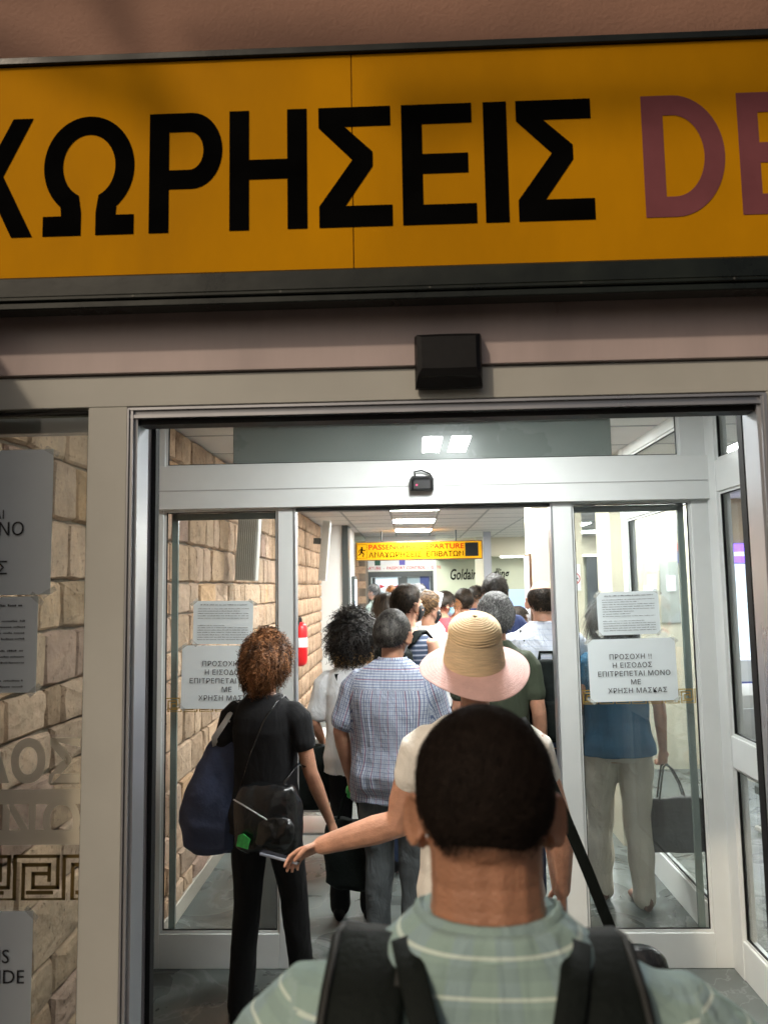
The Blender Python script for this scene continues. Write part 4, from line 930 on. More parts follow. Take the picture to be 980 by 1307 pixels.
def person(label, px, pyt, Y, h, face=0, build=1.0, sh=1.0, head=(0, 0), armL=None, armR=None, handL=None, handR=None, top=None, bottom=None, shoes=None, skinm=SK1,
           hair=None, vox=.012, legs=(.09, 0, .09, 0), neck=1.0, mask=None, female=False, lean=0.0, ht=.012, hcurl=.5, group=None, drop=0, tdrop=0, full=True, hs=1.0, armk=1.0, crease=False):
    """px, pyt: photo position of the top of the head at distance Y; h stature; face: turn from facing away (degrees, + = toward photo left)"""
    s = h/1.75; X_, Z_ = at(px, pyt, Y); fz = R(face)
    root = thing('person', label, 'person', (0, 0, 0), fz, group)
    headlean = np.array([0, .02+lean*.5, 1.632-abs(lean)*.12-drop])
    ca, sa = math.cos(fz), math.sin(fz); hx = (headlean[0]*ca-headlean[1]*sa)*s; hy = (headlean[0]*sa+headlean[1]*ca)*s
    root.location = (X_-hx, Y-hy, Z_-(h+ht)+(.12*abs(lean)*s) if not full else .004)
    if full: root.location.z = .004
    def fin(me, name, m, parent=root, smooth=True):
        o = link(name, me, m, parent, smooth); return o
    def sc_(me): setco(me, getco(me)*s); return me
    B = build; SW = .178*sh*(.93 if female else 1); hipk = 1.05 if female else 1.0
    def lx(z): return lean*np.clip((z-.95)/.6, 0, 1.2)**1.2*.5
    TR = [(z, hw*B*(hipk if z < 1.0 else (sh*(.92 if female else 1) if z > 1.2 else 1)), hd*(B if z < 1.3 else 1+.5*(B-1)), yc+lx(z)) for z, hw, hd, yc in TORSO]
    if tdrop:   # broad sloping shoulders under a thick neck
        TR = [(z-tdrop*np.clip((z-1.28)/.12, 0, 1)*(1-.75*np.clip((z-1.45)/.06, 0, 1)), a_*(1-k_)+k_*h0*neck*.95, b_*(1-k_)+k_*d0*neck*.95, c_) for (z, a_, b_, c_), (_, h0, d0, _y) in zip(TR, TORSO) for k_ in [float(np.clip((z-1.43)/.075, 0, 1))]]
    arms = {}
    for sd, spec in ((-1, armL), (1, armR)):
        S0 = np.array([sd*SW, -.008+lx(1.4), 1.400-tdrop]); e, w_ = spec or ((sd*(SW+.045)*1.0, -.02, 1.13), (sd*(SW+.05), .06, .90))
        arms[sd] = (S0, np.array(e, float), np.array(w_, float))
    M, c = head_frame(headlean, R(head[0]), R(head[1]))
    body = MB(); body.grid_rings([ring(z-.005, hw-(.022 if z < 1.1 and top else .012), hd-(.020 if z < 1.1 and top else .010), yc) for z, hw, hd, yc in TR])
    body.tube([(0, -.010+lx(1.42), 1.40), (0, -.006+lx(1.48), 1.47), (0, headlean[1]-.022, 1.545-drop), (0, headlean[1]-.014, 1.60-drop)], np.array([.070, .058, .053, .054])*neck*(.9 if female else 1), 14)
    hm = MB(); head_mesh(body, M, c, k=hs)
    ak = (.90 if female else 1)*(.6+.4*B)*armk
    for sd in (-1, 1):
        S0, e, w_ = arms[sd]; 
        body.tube([S0*np.array([.75, 1, 1]), S0, S0+(e-S0)*.3, S0+(e-S0)*.75, e, e+(w_-e)*.3, e+(w_-e)*.75, w_], np.array([.042, .044 if top else .052, .047, .043, .040, .040, .031, .026])*ak, 12)
        hd_ = (handL if sd < 0 else handR) or {}
        d = hd_.get('d', (w_-e)); pn = hd_.get('pn', (-sd, 0, 0)); hand_mesh(body, w_, d, pn, hd_.get('s', sd), hd_.get('curl', hcurl), hd_.get('size', .95 if female else 1.02), r=max(.0085, vox*.75) if vox > .008 else .0085, thumb_in=hd_.get('thumb', .3), spread=hd_.get('spread', .12))
    LX, LY, RX_, RY_ = legs; J = {}
    for sd, fx, fy in ((-1, LX, LY), (1, RX_, RY_)):
        hp = np.array([sd*.088*B, lx(.9), .90]); an = np.array([sd*fx, fy-.02, .085]); kn = (hp+an)/2+np.array([0, .025, .03]); J[sd] = (hp, kn, an)
        body.tube([hp, hp+(kn-hp)*.5, kn, kn+(an-kn)*.35, kn+(an-kn)*.8, an], np.array([.074, .058, .046, .044, .034, .034])*(.7+.3*B), 12)
        body.tube([an+np.array([0, -.02, -.045]), an+np.array([0, .08, -.055])], [.032, .028], 8)
    me = remesh(body, vox, 2 if vox > .008 else 3)
    if crease:
        cc_ = getco(me); nn_ = getno(me); am = (cc_[:, 1] < 0); dd = np.zeros(len(cc_))
        for zc_, k_ in ((1.522, .0009), (1.548, .0012)): dd -= k_*np.exp(-((cc_[:, 2]-zc_-.006*np.cos(cc_[:, 0]*30))/.0035)**2)*am
        dd -= .0018*np.exp(-((cc_[:, 0])/.012)**2)*((cc_[:, 2] > 1.5) & (cc_[:, 2] < 1.585))*am
        setco(me, cc_+nn_*dd[:, None])
    bo = fin(sc_(me), 'body', skinm)
    # eyes
    for sd in (-1, 1):
        q = MB().ell((0, 0, 0), (.0125, .0105, .0085), 10, 8); V = (np.concatenate(q.v)+np.array([sd*.031, .0745, .004]))*hs; q2 = MB(); q2.add((V@M.T+c)*s, q.f); eo = q2.build('eye', mat('eye white', (.6, .58, .55), .25), root, True)
        q = MB().ell((0, 0, 0), (.0055, .003, .0055), 8, 6); V = (np.concatenate(q.v)+np.array([sd*.031, .0845, .004]))*hs; q2 = MB(); q2.add((V@M.T+c)*s, q.f); q2.build('iris', mat('dark iris', (.03, .015, .01), .2), eo, True)
    # top
    if top:
        tb_ = MB(); loose = top.get('loose', .016); hem = top.get('hem', .90); zz = [t for t in TR if t[0] > hem]; r0 = [(hem, zz[0][1]+.006, zz[0][2]+.008, zz[0][3])]+zz
        neckz = top.get('neck', 1.492); r0 = [t for t in r0 if t[0] <= neckz+.02]
        straight = top.get('straight', .6); mx_ = max(t[1] for t in r0 if t[0] > 1.2)
        rr_ = []
        for z, hw, hd, yc in r0:
            k_ = straight if z < 1.25 else 0; hw2 = hw+(max(hw, mx_*.93)-hw)*k_; rr_.append(ring(z+(.004 if z > 1.4 else 0), hw2+loose*(1 if z < 1.38 else .6), hd+loose*(1.15 if z < 1.38 else .7), yc, n=32))
        tb_.grid_rings(rr_)
        sl_ = top.get('sleeve', .5)
        if sl_ > 0:
            for sd in (-1, 1):
                S0, e, w_ = arms[sd]; wide = top.get('wide', 1.0); pts = [S0*np.array([.55, 1, 1])+np.array([0, 0, .005]), S0*np.array([.9, 1, 1])+np.array([0, 0, .0])]; rad = [.062, .066]
                f_ = min(sl_, 1.0)
                for t in np.linspace(.2, 1, 4): pts.append(S0+(e-S0)*f_*t); rad.append((.066-.010*t)*wide+.004*(t > .9))
                if sl_ > 1:
                    for t in (.3, .6, .95): pts.append(e+(w_-e)*t*(sl_-1)); rad.append(.052-.014*t)
                tb_.tube(pts, np.array(rad)*(.6+.4*B)*(.95 if female else 1), 14)
        me = remesh(tb_, vox if vox > .008 else .007, 4); folds(me, top.get('fold', .0042), (13, 13, 5.5), int(px), lambda c_: np.clip((1.46-c_[:, 2])*6, .1, 1))
        cc_ = getco(me); u = np.arctan2(cc_[:, 0], -cc_[:, 1]-.03)*.155; v_ = cc_[:, 2].copy()
        for sd in (-1, 1):
            S0, e, w_ = arms[sd]; ax = e-S0; L_ = np.linalg.norm(ax); ax /= L_; rel = cc_-S0; tt_ = rel@ax; m_ = (sd*cc_[:, 0] > SW*.93) & (tt_ > -.06) & (np.linalg.norm(rel-tt_[:, None]*ax, axis=1) < .10)
            b1 = np.cross(ax, [0, 1, 0]); b1 /= np.linalg.norm(b1); b2 = np.cross(ax, b1); u[m_] = np.arctan2(rel[m_]@b1, rel[m_]@b2)*.06; v_[m_] = -tt_[m_]
        if top.get('yoke'):
            mk = (cc_[:, 2] > top['yoke']) & (np.abs(cc_[:, 0]) < SW*.93); u, v_ = np.where(mk, v_*1.0, u), np.where(mk, cc_[:, 0], v_)
        attr(me, np.stack([u, v_, np.zeros_like(u)], 1)); to = fin(sc_(me), 'shirt', top['m'])
        if top.get('label'): to['label'] = top['label']
        if top.get('collar'):
            q = MB(); rings = []; n_ = 24; a = np.arange(n_)*2*math.pi/n_
            for z, r_, o_ in ((1.488, .0775, 0), (1.502, .0725, 0), (1.512, .069, 0), (1.519, .0665, 0), (1.520, .0635, 0), (1.510, .0625, 0)) if top['collar'] == 'crew' else ((1.465, .083, 0), (1.50, .070, 0), (1.522, .066, 0), (1.528, .069, 0), (1.518, .074, 0), (1.485, .090, 0)):
                rings.append(np.stack([np.cos(a)*r_*neck*1.02, np.sin(a)*r_*.95*neck+(-.012+(z-1.45)*.25)+lx(1.48), z-tdrop*.15-.022*np.clip(np.sin(a), 0, 1)], 1))
            q.grid_rings(rings, caps=False); me = q.data('collar'); cc_ = getco(me); attr(me, np.stack([np.arctan2(cc_[:, 0], -cc_[:, 1])*.07, cc_[:, 2], cc_[:, 0]*0], 1)); fin(sc_(me), 'collar', top['m'], to)
    # bottom
    if bottom:
        q = MB(); zz = [t for t in TR if t[0] <= 1.0]; wst = bottom.get('waist', 1.02); 
        q.grid_rings([ring(z, hw+.005, hd+.006, yc) for z, hw, hd, yc in zz]+[ring(wst, zz[-1][1]-.0+.004, zz[-1][2]+.006, zz[-1][3])]); wl = bottom.get('wide', 1.0); end = bottom.get('end', 1.0)
        for sd in (-1, 1):
            hp, kn, an = J[sd]; P = [hp, hp+(kn-hp)*.5, kn, kn+(an-kn)*.4, kn+(an-kn)*.8, an+np.array([0, -.005, -.012])]; rd = np.array([.090, .080, .066, .064, .060, .060])*wl*(.7+.3*B)
            if wl < .95: rd = np.array([.090, .076, .058, .054, .045, .044])*(.7+.3*B)
            if end < 1: P = [hp, hp+(kn-hp)*.5, hp+(kn-hp)*.95]; rd = rd[:3]*1.03
            q.tube(P, rd, 14)
        me = remesh(q, vox if vox > .008 else .008, 4); folds(me, bottom.get('fold', .004), (10, 10, 13), int(px)+3, lambda c_: np.clip(1.15-c_[:, 2]*.7, .25, 1)); attr(me, getco(me)); bt = fin(sc_(me), 'trousers' if end >= 1 else 'shorts', bottom['m'])
        if bottom.get('label'): bt['label'] = bottom['label']
    for sd in (-1, 1):
        an = J[sd][2]; q = MB(); f_ = an*np.array([1, 1, 0])
        q.grid_rings([np.stack([f_[0]+np.cos(np.arange(14)*2*math.pi/14)*hw, f_[1]+y_+np.sin(np.arange(14)*2*math.pi/14)*.0, .004+zc+np.sin(np.arange(14)*2*math.pi/14)*hh_], 1) for y_, hw, zc, hh_ in ((-.062, .022, .045, .04), (-.05, .034, .05, .049), (0, .037, .052, .052), (.06, .041, .04, .038), (.12, .045, .031, .028), (.175, .038, .026, .022), (.20, .018, .022, .016))])
        fin(sc_(q.data('shoe')), 'shoe', shoes or BLACKM)
    if hair:
        hh_ = dict(hair); hm_ = hh_.pop('m'); ex_ = hh_.pop('extra', None); q = hair_geo(M, c, seed=int(px), k=hs, **hh_); V = np.concatenate(q.v)*s; q3 = MB(); q3.add(V, q.f); ho = shade(q3.build('hair', hm_, root, True), q)
        if ex_: ex_(M, c, s, ho)
    if mask:
        q = MB(); rings = []
        for z_, w_m, y0_ in ((-.095, .040, .070), (-.075, .056, .088), (-.045, .066, .106), (-.020, .066, .104), (.000, .060, .088)):
            a = np.linspace(-1.35, 1.35, 14); rings.append(np.stack([np.sin(a)*w_m, (.015+np.cos(a)*(y0_-.010)), np.full(14, z_)], 1))
        q.grid_rings(rings, closed=False); 
        for sd in (-1, 1): q.tube([(sd*.062, .03, -.012), (sd*.076, .01, .01), (sd*.087, -.014, .008), (sd*.086, -.024, -.012), (sd*.075, .0, -.045), (sd*.055, .032, -.075)], .0014, 5)
        V = (np.concatenate(q.v)@M.T+c)*s; q2 = MB(); q2.add(V, q.f); mo = q2.build('face_mask', mask, root, True); mo.modifiers.new('s', 'SOLIDIFY').thickness = .0015
    root['_s'] = s
    info = dict(root=root, s=s, arms=arms, M=M, c=c, TR=TR, SW=SW)
    del root['_s']
    return info

def world(inf, p):
    r_ = inf['root']; c_, s_ = math.cos(r_.rotation_euler.z), math.sin(r_.rotation_euler.z); p = np.array(p)*inf['s']
    return (r_.location.x+p[0]*c_-p[1]*s_, r_.location.y+p[0]*s_+p[1]*c_, r_.location.z+p[2])
def attach(inf, name, label, cat, group=None):
    r_ = inf['root']; t = thing(name, label, cat, tuple(r_.location), r_.rotation_euler.z, group); t.scale = (inf['s'],)*3; return t
def backpack(inf, label, m, z0=.95, z1=1.42, w_=.29, d=.16, yb=-.125, straps=True, m2=None, sw_=.065, sx=.105, xs=.0):
    t = attach(inf, 'backpack', label, 'backpack'); q = MB(); yb = yb-.01
    for i in range(11):
        pass
    n_ = 9; rings = []
    for i in range(n_):
        t_ = i/(n_-1); z = z0+(z1-z0)*t_; k = (1-abs(2*t_-1)**5*.25); kk = .35+.65*math.sin(math.pi*min(max(t_, .06), .94))**.35
        rings.append(ring(z, w_/2*k*(.55 if t_ in (0, 1) else 1), d/2*kk, yb-d/2, xs, n=20, p=3.2))
    q.grid_rings(rings); me = remesh(q, .010, 3); folds(me, .004, (16, 16, 12), 3); o = link('bag_body', me, m, t, True)
    q = MB(); q.grid_rings([ring(z0+.03+(z1-z0)*.45*t_, w_*.38, .028*(.4+.6*math.sin(math.pi*min(max(t_, .1), .9))), yb-d-.006, xs, n=16, p=3) for t_ in np.linspace(0, 1, 6)]); link('front_pocket', remesh(q, .009, 2), m2 or m, t, True)
    MB().tube([(xs-.04, yb-.02, z1-.01), (xs-.035, yb-.02, z1+.035), (xs+.035, yb-.02, z1+.035), (xs+.04, yb-.02, z1-.01)], .008, 8).build('handle', m, t, True)
    if straps:
        for s_ in (-1, 1):
            P = [(s_*.05+xs, yb+.005, z1-.03), (s_*sx*.85, -.105, 1.43), (s_*sx, -.06, 1.475), (s_*sx, -.0, 1.478), (s_*sx*1.05, .07, 1.43), (s_*sx*1.1, .12, 1.33), (s_*sx*1.3, .135, 1.2), (s_*.17, .05, 1.08), (s_*.15, yb-.02, 1.03)]
            MB().ribbon(P, [(1, 0, 0)]*9, sw_, .012).build('strap', m2 or m, t, True)
    return t

# cloths
C_GREEN = cloth_mat('pale green grey striped knit', (.27, .38, .35), stripes_v=((.040, .0038, (.66, .76, .68), .7, .012), (.040, .014, (.22, .31, .30), .5, .028)), stripes_u=((.11, .05, (.26, .36, .42), .5, .02),), folds=.5)
C_CREAM = cloth_mat('off white linen', (.74, .72, .67), folds=.45, bump=.4)
C_BLACK = cloth_mat('black jersey', (.008, .008, .009), folds=.3, var=.15)
C_BLKT = cloth_mat('black trousers cloth', (.005, .005, .0055), folds=.3, var=.15)
C_CHECK = cloth_mat('blue and red checked cotton', (.47, .51, .58), stripes_u=((.0130, .0036, (.05, .08, .20), .8), (.0130, .0016, (.10, .12, .26), .5, .005), (.052, .0030, (.40, .08, .08), .7, .010)), stripes_v=((.020, .0022, (.05, .07, .20), .7), (.020, .0011, (.10, .14, .32), .4, .008)), folds=.5)
C_WHITE = cloth_mat('white cotton', (.70, .71, .72), folds=.45); C_WHITE2 = cloth_mat('white blue striped cotton', (.62, .66, .76), stripes_v=((.03, .004, (.40, .46, .62), .6),), folds=.5)
C_OLIVE = cloth_mat('dark olive cotton', (.045, .055, .035)); C_NAVY = cloth_mat('navy cotton', (.02, .03, .085)); C_BLUE = cloth_mat('petrol blue jersey', (.016, .09, .17), folds=.25)
C_BEIGE = cloth_mat('cream twill', (.60, .55, .46), folds=.7); C_JEAN = cloth_mat('washed grey blue denim', (.085, .095, .10), folds=.7, var=.25); C_DJEAN = cloth_mat('dark blue denim', (.03, .045, .09))
C_RED = cloth_mat('red cotton', (.55, .04, .05)); C_GREY = cloth_mat('grey cotton', (.28, .32, .36)); C_SAGE = cloth_mat('sage cotton', (.30, .36, .32)); C_TANK = cloth_mat('dark striped vest', (.05, .07, .12), stripes_v=((.03, .01, (.4, .42, .5), .8),))
M_BLACK = mat('black mask cloth', (.012, .012, .014), .8); M_BLUE = mat('light blue surgical mask', (.28, .55, .72), .8); M_WHITE = mat('white surgical mask', (.70, .74, .76), .8)
SHORT = dict(kind='short', n_s=2600, length=.030, lift=.006, width=.0026, off=.007)
FAR = dict(kind='short', n_s=900, length=.045, lift=.016, width=.005, off=.009, segs=3, jit=.8)
def S_(**k): d = dict(SHORT); d.update(k); return d
def F_(**k): d = dict(FAR); d.update(k); return d

# 1 near man with the backpack
P1 = person('man in front with cropped dark hair, striped green shirt and black backpack straps', 614, 895, .98, 1.618, face=-3, build=1.26, sh=1.46, head=(0, -6), neck=1.36, drop=.014, tdrop=.036, armL=((-.34, -.03, 1.12), (-.32, .08, .90)), armR=((.34, -.03, 1.12), (.32, .08, .90)), vox=.0045, crease=True, skinm=SK3,
            top=dict(m=C_GREEN, sleeve=.6, loose=.018, neck=1.52, collar='crew', fold=.007, label='pale green grey shirt with thin light stripes'), bottom=dict(m=C_DJEAN), ht=.006, hs=1.03,
            hair=dict(m=H_NEAR, kind='short', n_s=26000, length=.018, lift=.007, width=.0010, off=.009, jit=.3, fade=.60, rx=1.07, rag=.10, segs=3, line=[(0, 46), (40, 56), (65, 76), (82, 84), (98, 86), (112, 100), (135, 113), (155, 110), (180, 102)]))
PIPING = mat('charcoal webbing', (.018, .02, .019), .7, bump=.3, bscale=400)
bp_ = attach(P1, 'backpack', 'black backpack on the near man, wide padded shoulder straps showing', 'backpack')
q = MB(); q.grid_rings([ring(z, w_, d_, -.215, 0, n=24, p=3.0) for z, w_, d_ in ((.88, .09, .05), (.90, .15, .08), (1.0, .17, .09), (1.15, .17, .088), (1.25, .155, .075), (1.295, .12, .055), (1.315, .06, .03))])
me = remesh(q, .009, 3); folds(me, .004, (16, 16, 12), 3); link('bag_body', me, NYLON, bp_, True)
for s_ in (-1, 1):
    P = [(s_*.155, -.125, 1.22), (s_*.160, -.145, 1.33), (s_*.158, -.128, 1.405), (s_*.152, -.085, 1.452), (s_*.150, -.02, 1.478), (s_*.150, .04, 1.462), (s_*.155, .10, 1.40), (s_*.16, .15, 1.28), (s_*.19, .12, 1.12), (s_*.17, -.13, 1.0)]
    P = [(x_*(1 if s_ < 0 else .84), y_-(.012 if y_ < -.05 else 0), z_-.006) for x_, y_, z_ in P]
    MB().ribbon(P, [(1, s_*.15, 0)]*10, [.085, .095, .098, .100, .100, .095, .09, .075, .05, .04], .020).build('padded_strap', NYLON, bp_, True)
    for e_ in (-1, 1):
        Q = [(x_+e_*.041, y_-.002, z_+.0095) for x_, y_, z_ in P[1:7]]
        MB().ribbon(Q, [(1, s_*.15, 0)]*6, .007, .007).build('piping', PIPING, bp_, True)
    MB().box(-.022, .022, -.006, .006, -.016, .016, c=.003).build('buckle', BLACKM, bp_).location = (P[2][0]-s_*.02, P[2][1]-.018, P[2][2]-.03)
    P = [(s_*.040, -.190, 1.27), (s_*.052, -.182, 1.34), (s_*.070, -.158, 1.41), (s_*.090, -.11, 1.462), (s_*.105, -.05, 1.488)]
    MB().ribbon(P, [(1, 0, -s_*.2)]*5, .034, .006).build('load_strap', NYLON, bp_, True)
MB().tube([(-.05, -.18, 1.30), (-.045, -.19, 1.335), (.045, -.19, 1.335), (.05, -.18, 1.30)], .010, 8).build('handle', NYLON, bp_, True)

# 2 woman with the straw hat
P2 = person('woman in wide brimmed pink straw hat and cream top, holding out a phone', 603, 800, 2.45, 1.615, face=-2, build=1.05, sh=1.10, female=True, head=(3, -4), vox=.0048, skinm=SK1,
            armL=((-.268, .03, 1.130), (-.540, .115, 1.030)), armR=((.262, .01, 1.13), (.275, .09, .90)), handL=dict(d=(-.9, .1, -.36), pn=(.0, -.55, -.8), s=1, curl=.42, thumb=.25, spread=.05),
            armk=1.32, top=dict(m=C_CREAM, sleeve=.42, wide=1.12, loose=.026, hem=.86, straight=.75, neck=1.47, label='loose cream top with wide cap sleeves', fold=.006), bottom=dict(m=C_DJEAN),
            hair=dict(m=H_BROWN, kind='short', n_s=1500, length=.03, lift=.004, width=.003, off=.006))
# hat: a child of the woman
def hat(inf):
    M, c, s = inf['M'], inf['c'], inf['s']; T_ = np.array(Euler((R(27), R(0), 0)).to_matrix()); crown = MB(); n_ = 56; a = np.arange(n_)*2*math.pi/n_
    prof = []
    for t in np.linspace(0, 1, 15): prof.append((.006+.083*math.sin(t*math.pi/2)**.9, .172-.058*(1-math.cos(t*math.pi/2))**1.1))
    for t in np.linspace(.1, 1, 9): prof.append((.089+.019*t, .114-.105*t))
    rr_ = []; 
    L = [0]
    for i in range(1, len(prof)): L.append(L[-1]+math.dist(prof[i], prof[i-1]))
    tot = L[-1]; m_ = 96
    for i in range(m_):
        u = tot*i/(m_-1); r_ = np.interp(u, L, [p[0] for p in prof]); z = np.interp(u, L, [p[1] for p in prof]); ph = (u/.0088) % 1
        amp = .0034 if u < .125 else .0007; o = amp*(1-abs(ph*2-1)**2*1.0) if ph < .8 else -amp*.5
        sq = 1-.05*np.abs(np.cos(a)); rr_.append(np.stack([np.cos(a)*(r_+o)*.97, np.sin(a)*(r_+o)*1.06, np.full(n_, z+o*.8)], 1))
    crown.grid_rings(rr_[::-1], caps=False)
    brim = MB(); rr_ = []
    for i in range(60):
        t = i/59; r_ = .106+.082*t; ph = (r_/.0032) % 1; z = .010-.030*t**1.5+.0006*math.sin(ph*6.28); wav = .010*t*t*np.sin(a*2+.6)+.005*t*t*np.sin(a*3+2)
        rr_.append(np.stack([np.cos(a)*r_*.98, np.sin(a)*r_*1.03, z+wav], 1))
    brim.grid_rings(rr_, caps=False); offv = np.array([0, -.018, .028])
    for q, nm, m in ((crown, 'hat_crown', mat('natural straw', (.74, .57, .36), .7, var=.18, vscale=3, stretch=(6, 6, 90), bump=.35, bscale=160)), (brim, 'hat_brim', mat('pink woven straw', (.62, .40, .375), .7, var=.10, vscale=20, bump=.5, bscale=500))):
        V = ((np.concatenate(q.v))@T_.T+offv)@M.T+c; q2 = MB(); q2.add(V*s, q.f)
        if nm == 'hat_crown': ho = q2.build('sun_hat', m, inf['root'], True); ho['label'] = 'wide brimmed straw hat with ridged tan crown and pink brim'; ho.modifiers.new('s', 'SOLIDIFY').thickness = .002
        else: o = q2.build('hat_brim', m, ho, True); o.modifiers.new('s', 'SOLIDIFY').thickness = .002
hat(P2)
ph = attach(P2, 'phone', 'slim phone held out by the woman in the straw hat', 'phone')
hw_ = np.array(P2['arms'][-1][2]); o = MB().box(-.070, .070, -.036, .036, -.0045, .0045, c=.002).build('phone_body', mat('grey phone shell', (.30, .33, .40), .3), ph); o.location = hw_+np.array([-.150, .03, -.052]); o.rotation_euler = (R(-12), R(12), R(-4))
o2 = MB().box(-.073, .073, -.032, .032, .0050, .0056).build('screen', mat('phone screen', (.02, .02, .025), .1), o)
sb = attach(P2, 'shoulder_bag', 'black shoulder bag on a long strap at the hat woman’s right side', 'bag')
MB().ribbon([(.145, .07, 1.44), (.150, .0, 1.478), (.165, -.075, 1.452), (.20, -.135, 1.36), (.262, -.150, 1.20), (.325, -.14, 1.04), (.385, -.10, .88), (.415, -.07, .80)], [(1, .2, .3)]*8, .036, .004).build('strap', NYLON, sb, True)
q = MB(); q.grid_rings([ring(z, w_, d_, -.04, .45, n=18, p=3) for z, w_, d_ in ((.53, .10, .04), (.56, .13, .055), (.66, .135, .06), (.74, .12, .05), (.775, .08, .03))]); me = remesh(q, .009, 3); folds(me, .004, (20, 20, 15), 8); link('bag_body', me, LEATHER, sb, True)
MB().tube([(.414+.014*math.cos(t), -.06, .79+.016*math.sin(t)) for t in np.linspace(0, 6.28, 12)], .003, 6).build('strap_ring', STEEL, sb, True)

# 3 woman with chestnut curls
P3 = person('woman with chestnut curls in black clothes, carrying a navy tote and a black handbag', 341, 806, 3.35, 1.560, face=-12, build=.92, sh=.98, female=True, head=(-14, -2), vox=.0065, skinm=SK2,
            armL=((-.235, -.03, 1.15), (-.20, .10, .98)), armR=((.225, .0, 1.13), (.285, .10, .885)), ht=.012,
            top=dict(m=C_BLACK, sleeve=.50, wide=1.10, loose=.014, hem=.86, straight=.5, neck=1.47), bottom=dict(m=C_BLKT, wide=1.02, fold=.003), legs=(.11, -.02, .13, .16),
            hair=dict(m=H_BROWN, kind='curl', n_s=4200, length=.085, lift=0, width=.0036, off=.018, jit=.42, segs=22, grav=.32, curlr=.0095, turns=3.0, line=[(0, 40), (40, 60), (70, 95), (100, 118), (135, 138), (180, 142)]))
tt = attach(P3, 'tote_bag', 'navy canvas tote bag hanging from the curly haired woman’s left shoulder', 'bag')
q = MB(); q.grid_rings([ring(z*1.22-.115, w_*.90, d_, yc, xc+.045, n=20, p=2.6) for z, w_, d_, yc, xc in ((.70, .10, .05, -.03, -.305), (.73, .160, .075, -.03, -.31), (.82, .185, .085, -.03, -.315), (.93, .165, .075, -.03, -.30), (1.03, .125, .05, -.03, -.275), (1.11, .085, .03, -.03, -.25), (1.16, .05, .018, -.03, -.235))]); me = remesh(q, .008, 3); folds(me, .0075, (13, 13, 9), 21); link('bag_body', me, NAVYCAN, tt, True)
for k, (x_, y_) in enumerate(((-.275, -.055), (-.215, -.02))):
    MB().ribbon([(x_*.85, y_, 1.24), (x_*.82, y_-.03, 1.29), (-.165, -.09+k*.02, 1.37), (-.135, -.03, 1.452), (-.13, .03, 1.455), (-.16, .09, 1.38), (x_*.95, .06, 1.15)], [(1, .1, .35)]*7, .028, .004).build('strap', WEBW, tt, True)
hb = attach(P3, 'handbag', 'glossy black leather handbag with a green packet, behind the curly haired woman', 'bag')
q = MB(); q.grid_rings([ring(z, w_, d_, -.20, .065, n=22, p=3) for z, w_, d_ in ((.80, .10, .045), (.83, .155, .075), (.93, .165, .085), (1.02, .150, .075), (1.08, .115, .05), (1.10, .07, .03))]); me = remesh(q, .007, 3); folds(me, .007, (18, 18, 12), 31); o = link('bag_body', me, LEATHER, hb, True)
q = MB(); q.grid_rings([ring(z, w_, d_, -.285, .13, n=16, p=2.6) for z, w_, d_ in ((.84, .05, .02), (.87, .085, .032), (.95, .085, .035), (.985, .05, .018))]); me = remesh(q, .007, 2); folds(me, .006, (30, 30, 20), 5); link('front_pouch', me, LEATHER, hb, True)
MB().tube([(-.06, -.29, 1.045), (.0, -.298, 1.02), (.09, -.30, .975), (.14, -.295, .95)], .0032, 6).build('zip', STEEL, hb, True)
MB().ribbon([(-.045, -.20, 1.08), (.0, -.17, 1.25), (.045, -.13, 1.38), (.075, -.07, 1.462), (.085, .0, 1.478), (.09, .06, 1.44)], [(1, 0, .2)]*6, [.006, .006, .010, .030, .034, .030], .006).build('strap', LEATHER, hb, True)
MB().ribbon([(.13, -.22, 1.07), (.17, -.17, 1.14), (.20, -.10, 1.19), (.21, -.03, 1.16)], [(1, 0, .2)]*4, .014, .005).build('handle', LEATHER, hb, True)
MB().tube([(.135+.012*math.cos(t), -.235, 1.065+.012*math.sin(t)) for t in np.linspace(0, 6.28, 10)], .003, 6).build('ring', STEEL, hb, True)
q = MB().add([(-.045, -.294, .850), (.010, -.302, .842), (.022, -.303, .885), (-.012, -.299, .905), (-.038, -.292, .895)], [(0, 1, 2, 3, 4)]); o = q.build('green_packet', GREENP, hb); o.modifiers.new('s', 'SOLIDIFY').thickness = .006

for ch in hb.children:
    if not ch.name.startswith('strap') and not ch.name.startswith('handle'): ch.location = (ch.location[0]+.03, ch.location[1], ch.location[2]+.025)
# 4 man in the checked shirt
P4 = person('man in short sleeved blue checked shirt with thinning dark hair, seen from behind', 501, 784, 3.85, 1.640, hs=1.08, face=-14, build=1.13, sh=1.12, head=(-12, -6), vox=.0075, skinm=SK2, neck=1.08,
            armL=((-.285, -.02, 1.14), (-.27, .07, .90)), armR=((.26, .06, 1.16), (.20, .22, 1.02)), mask=M_WHITE,
            top=dict(m=C_CHECK, sleeve=.78, wide=1.12, loose=.022, hem=.80, straight=.85, collar=True, label='blue white and red checked short sleeved shirt', fold=.0075, yoke=1.37), bottom=dict(m=C_JEAN, wide=1.12, fold=.008), shoes=mat('grey trainers', (.30, .30, .29), .7),
            hair=S_(m=H_SALT, n_s=7000, length=.040, lift=.007, width=.0024, jit=.6, fade=.85))
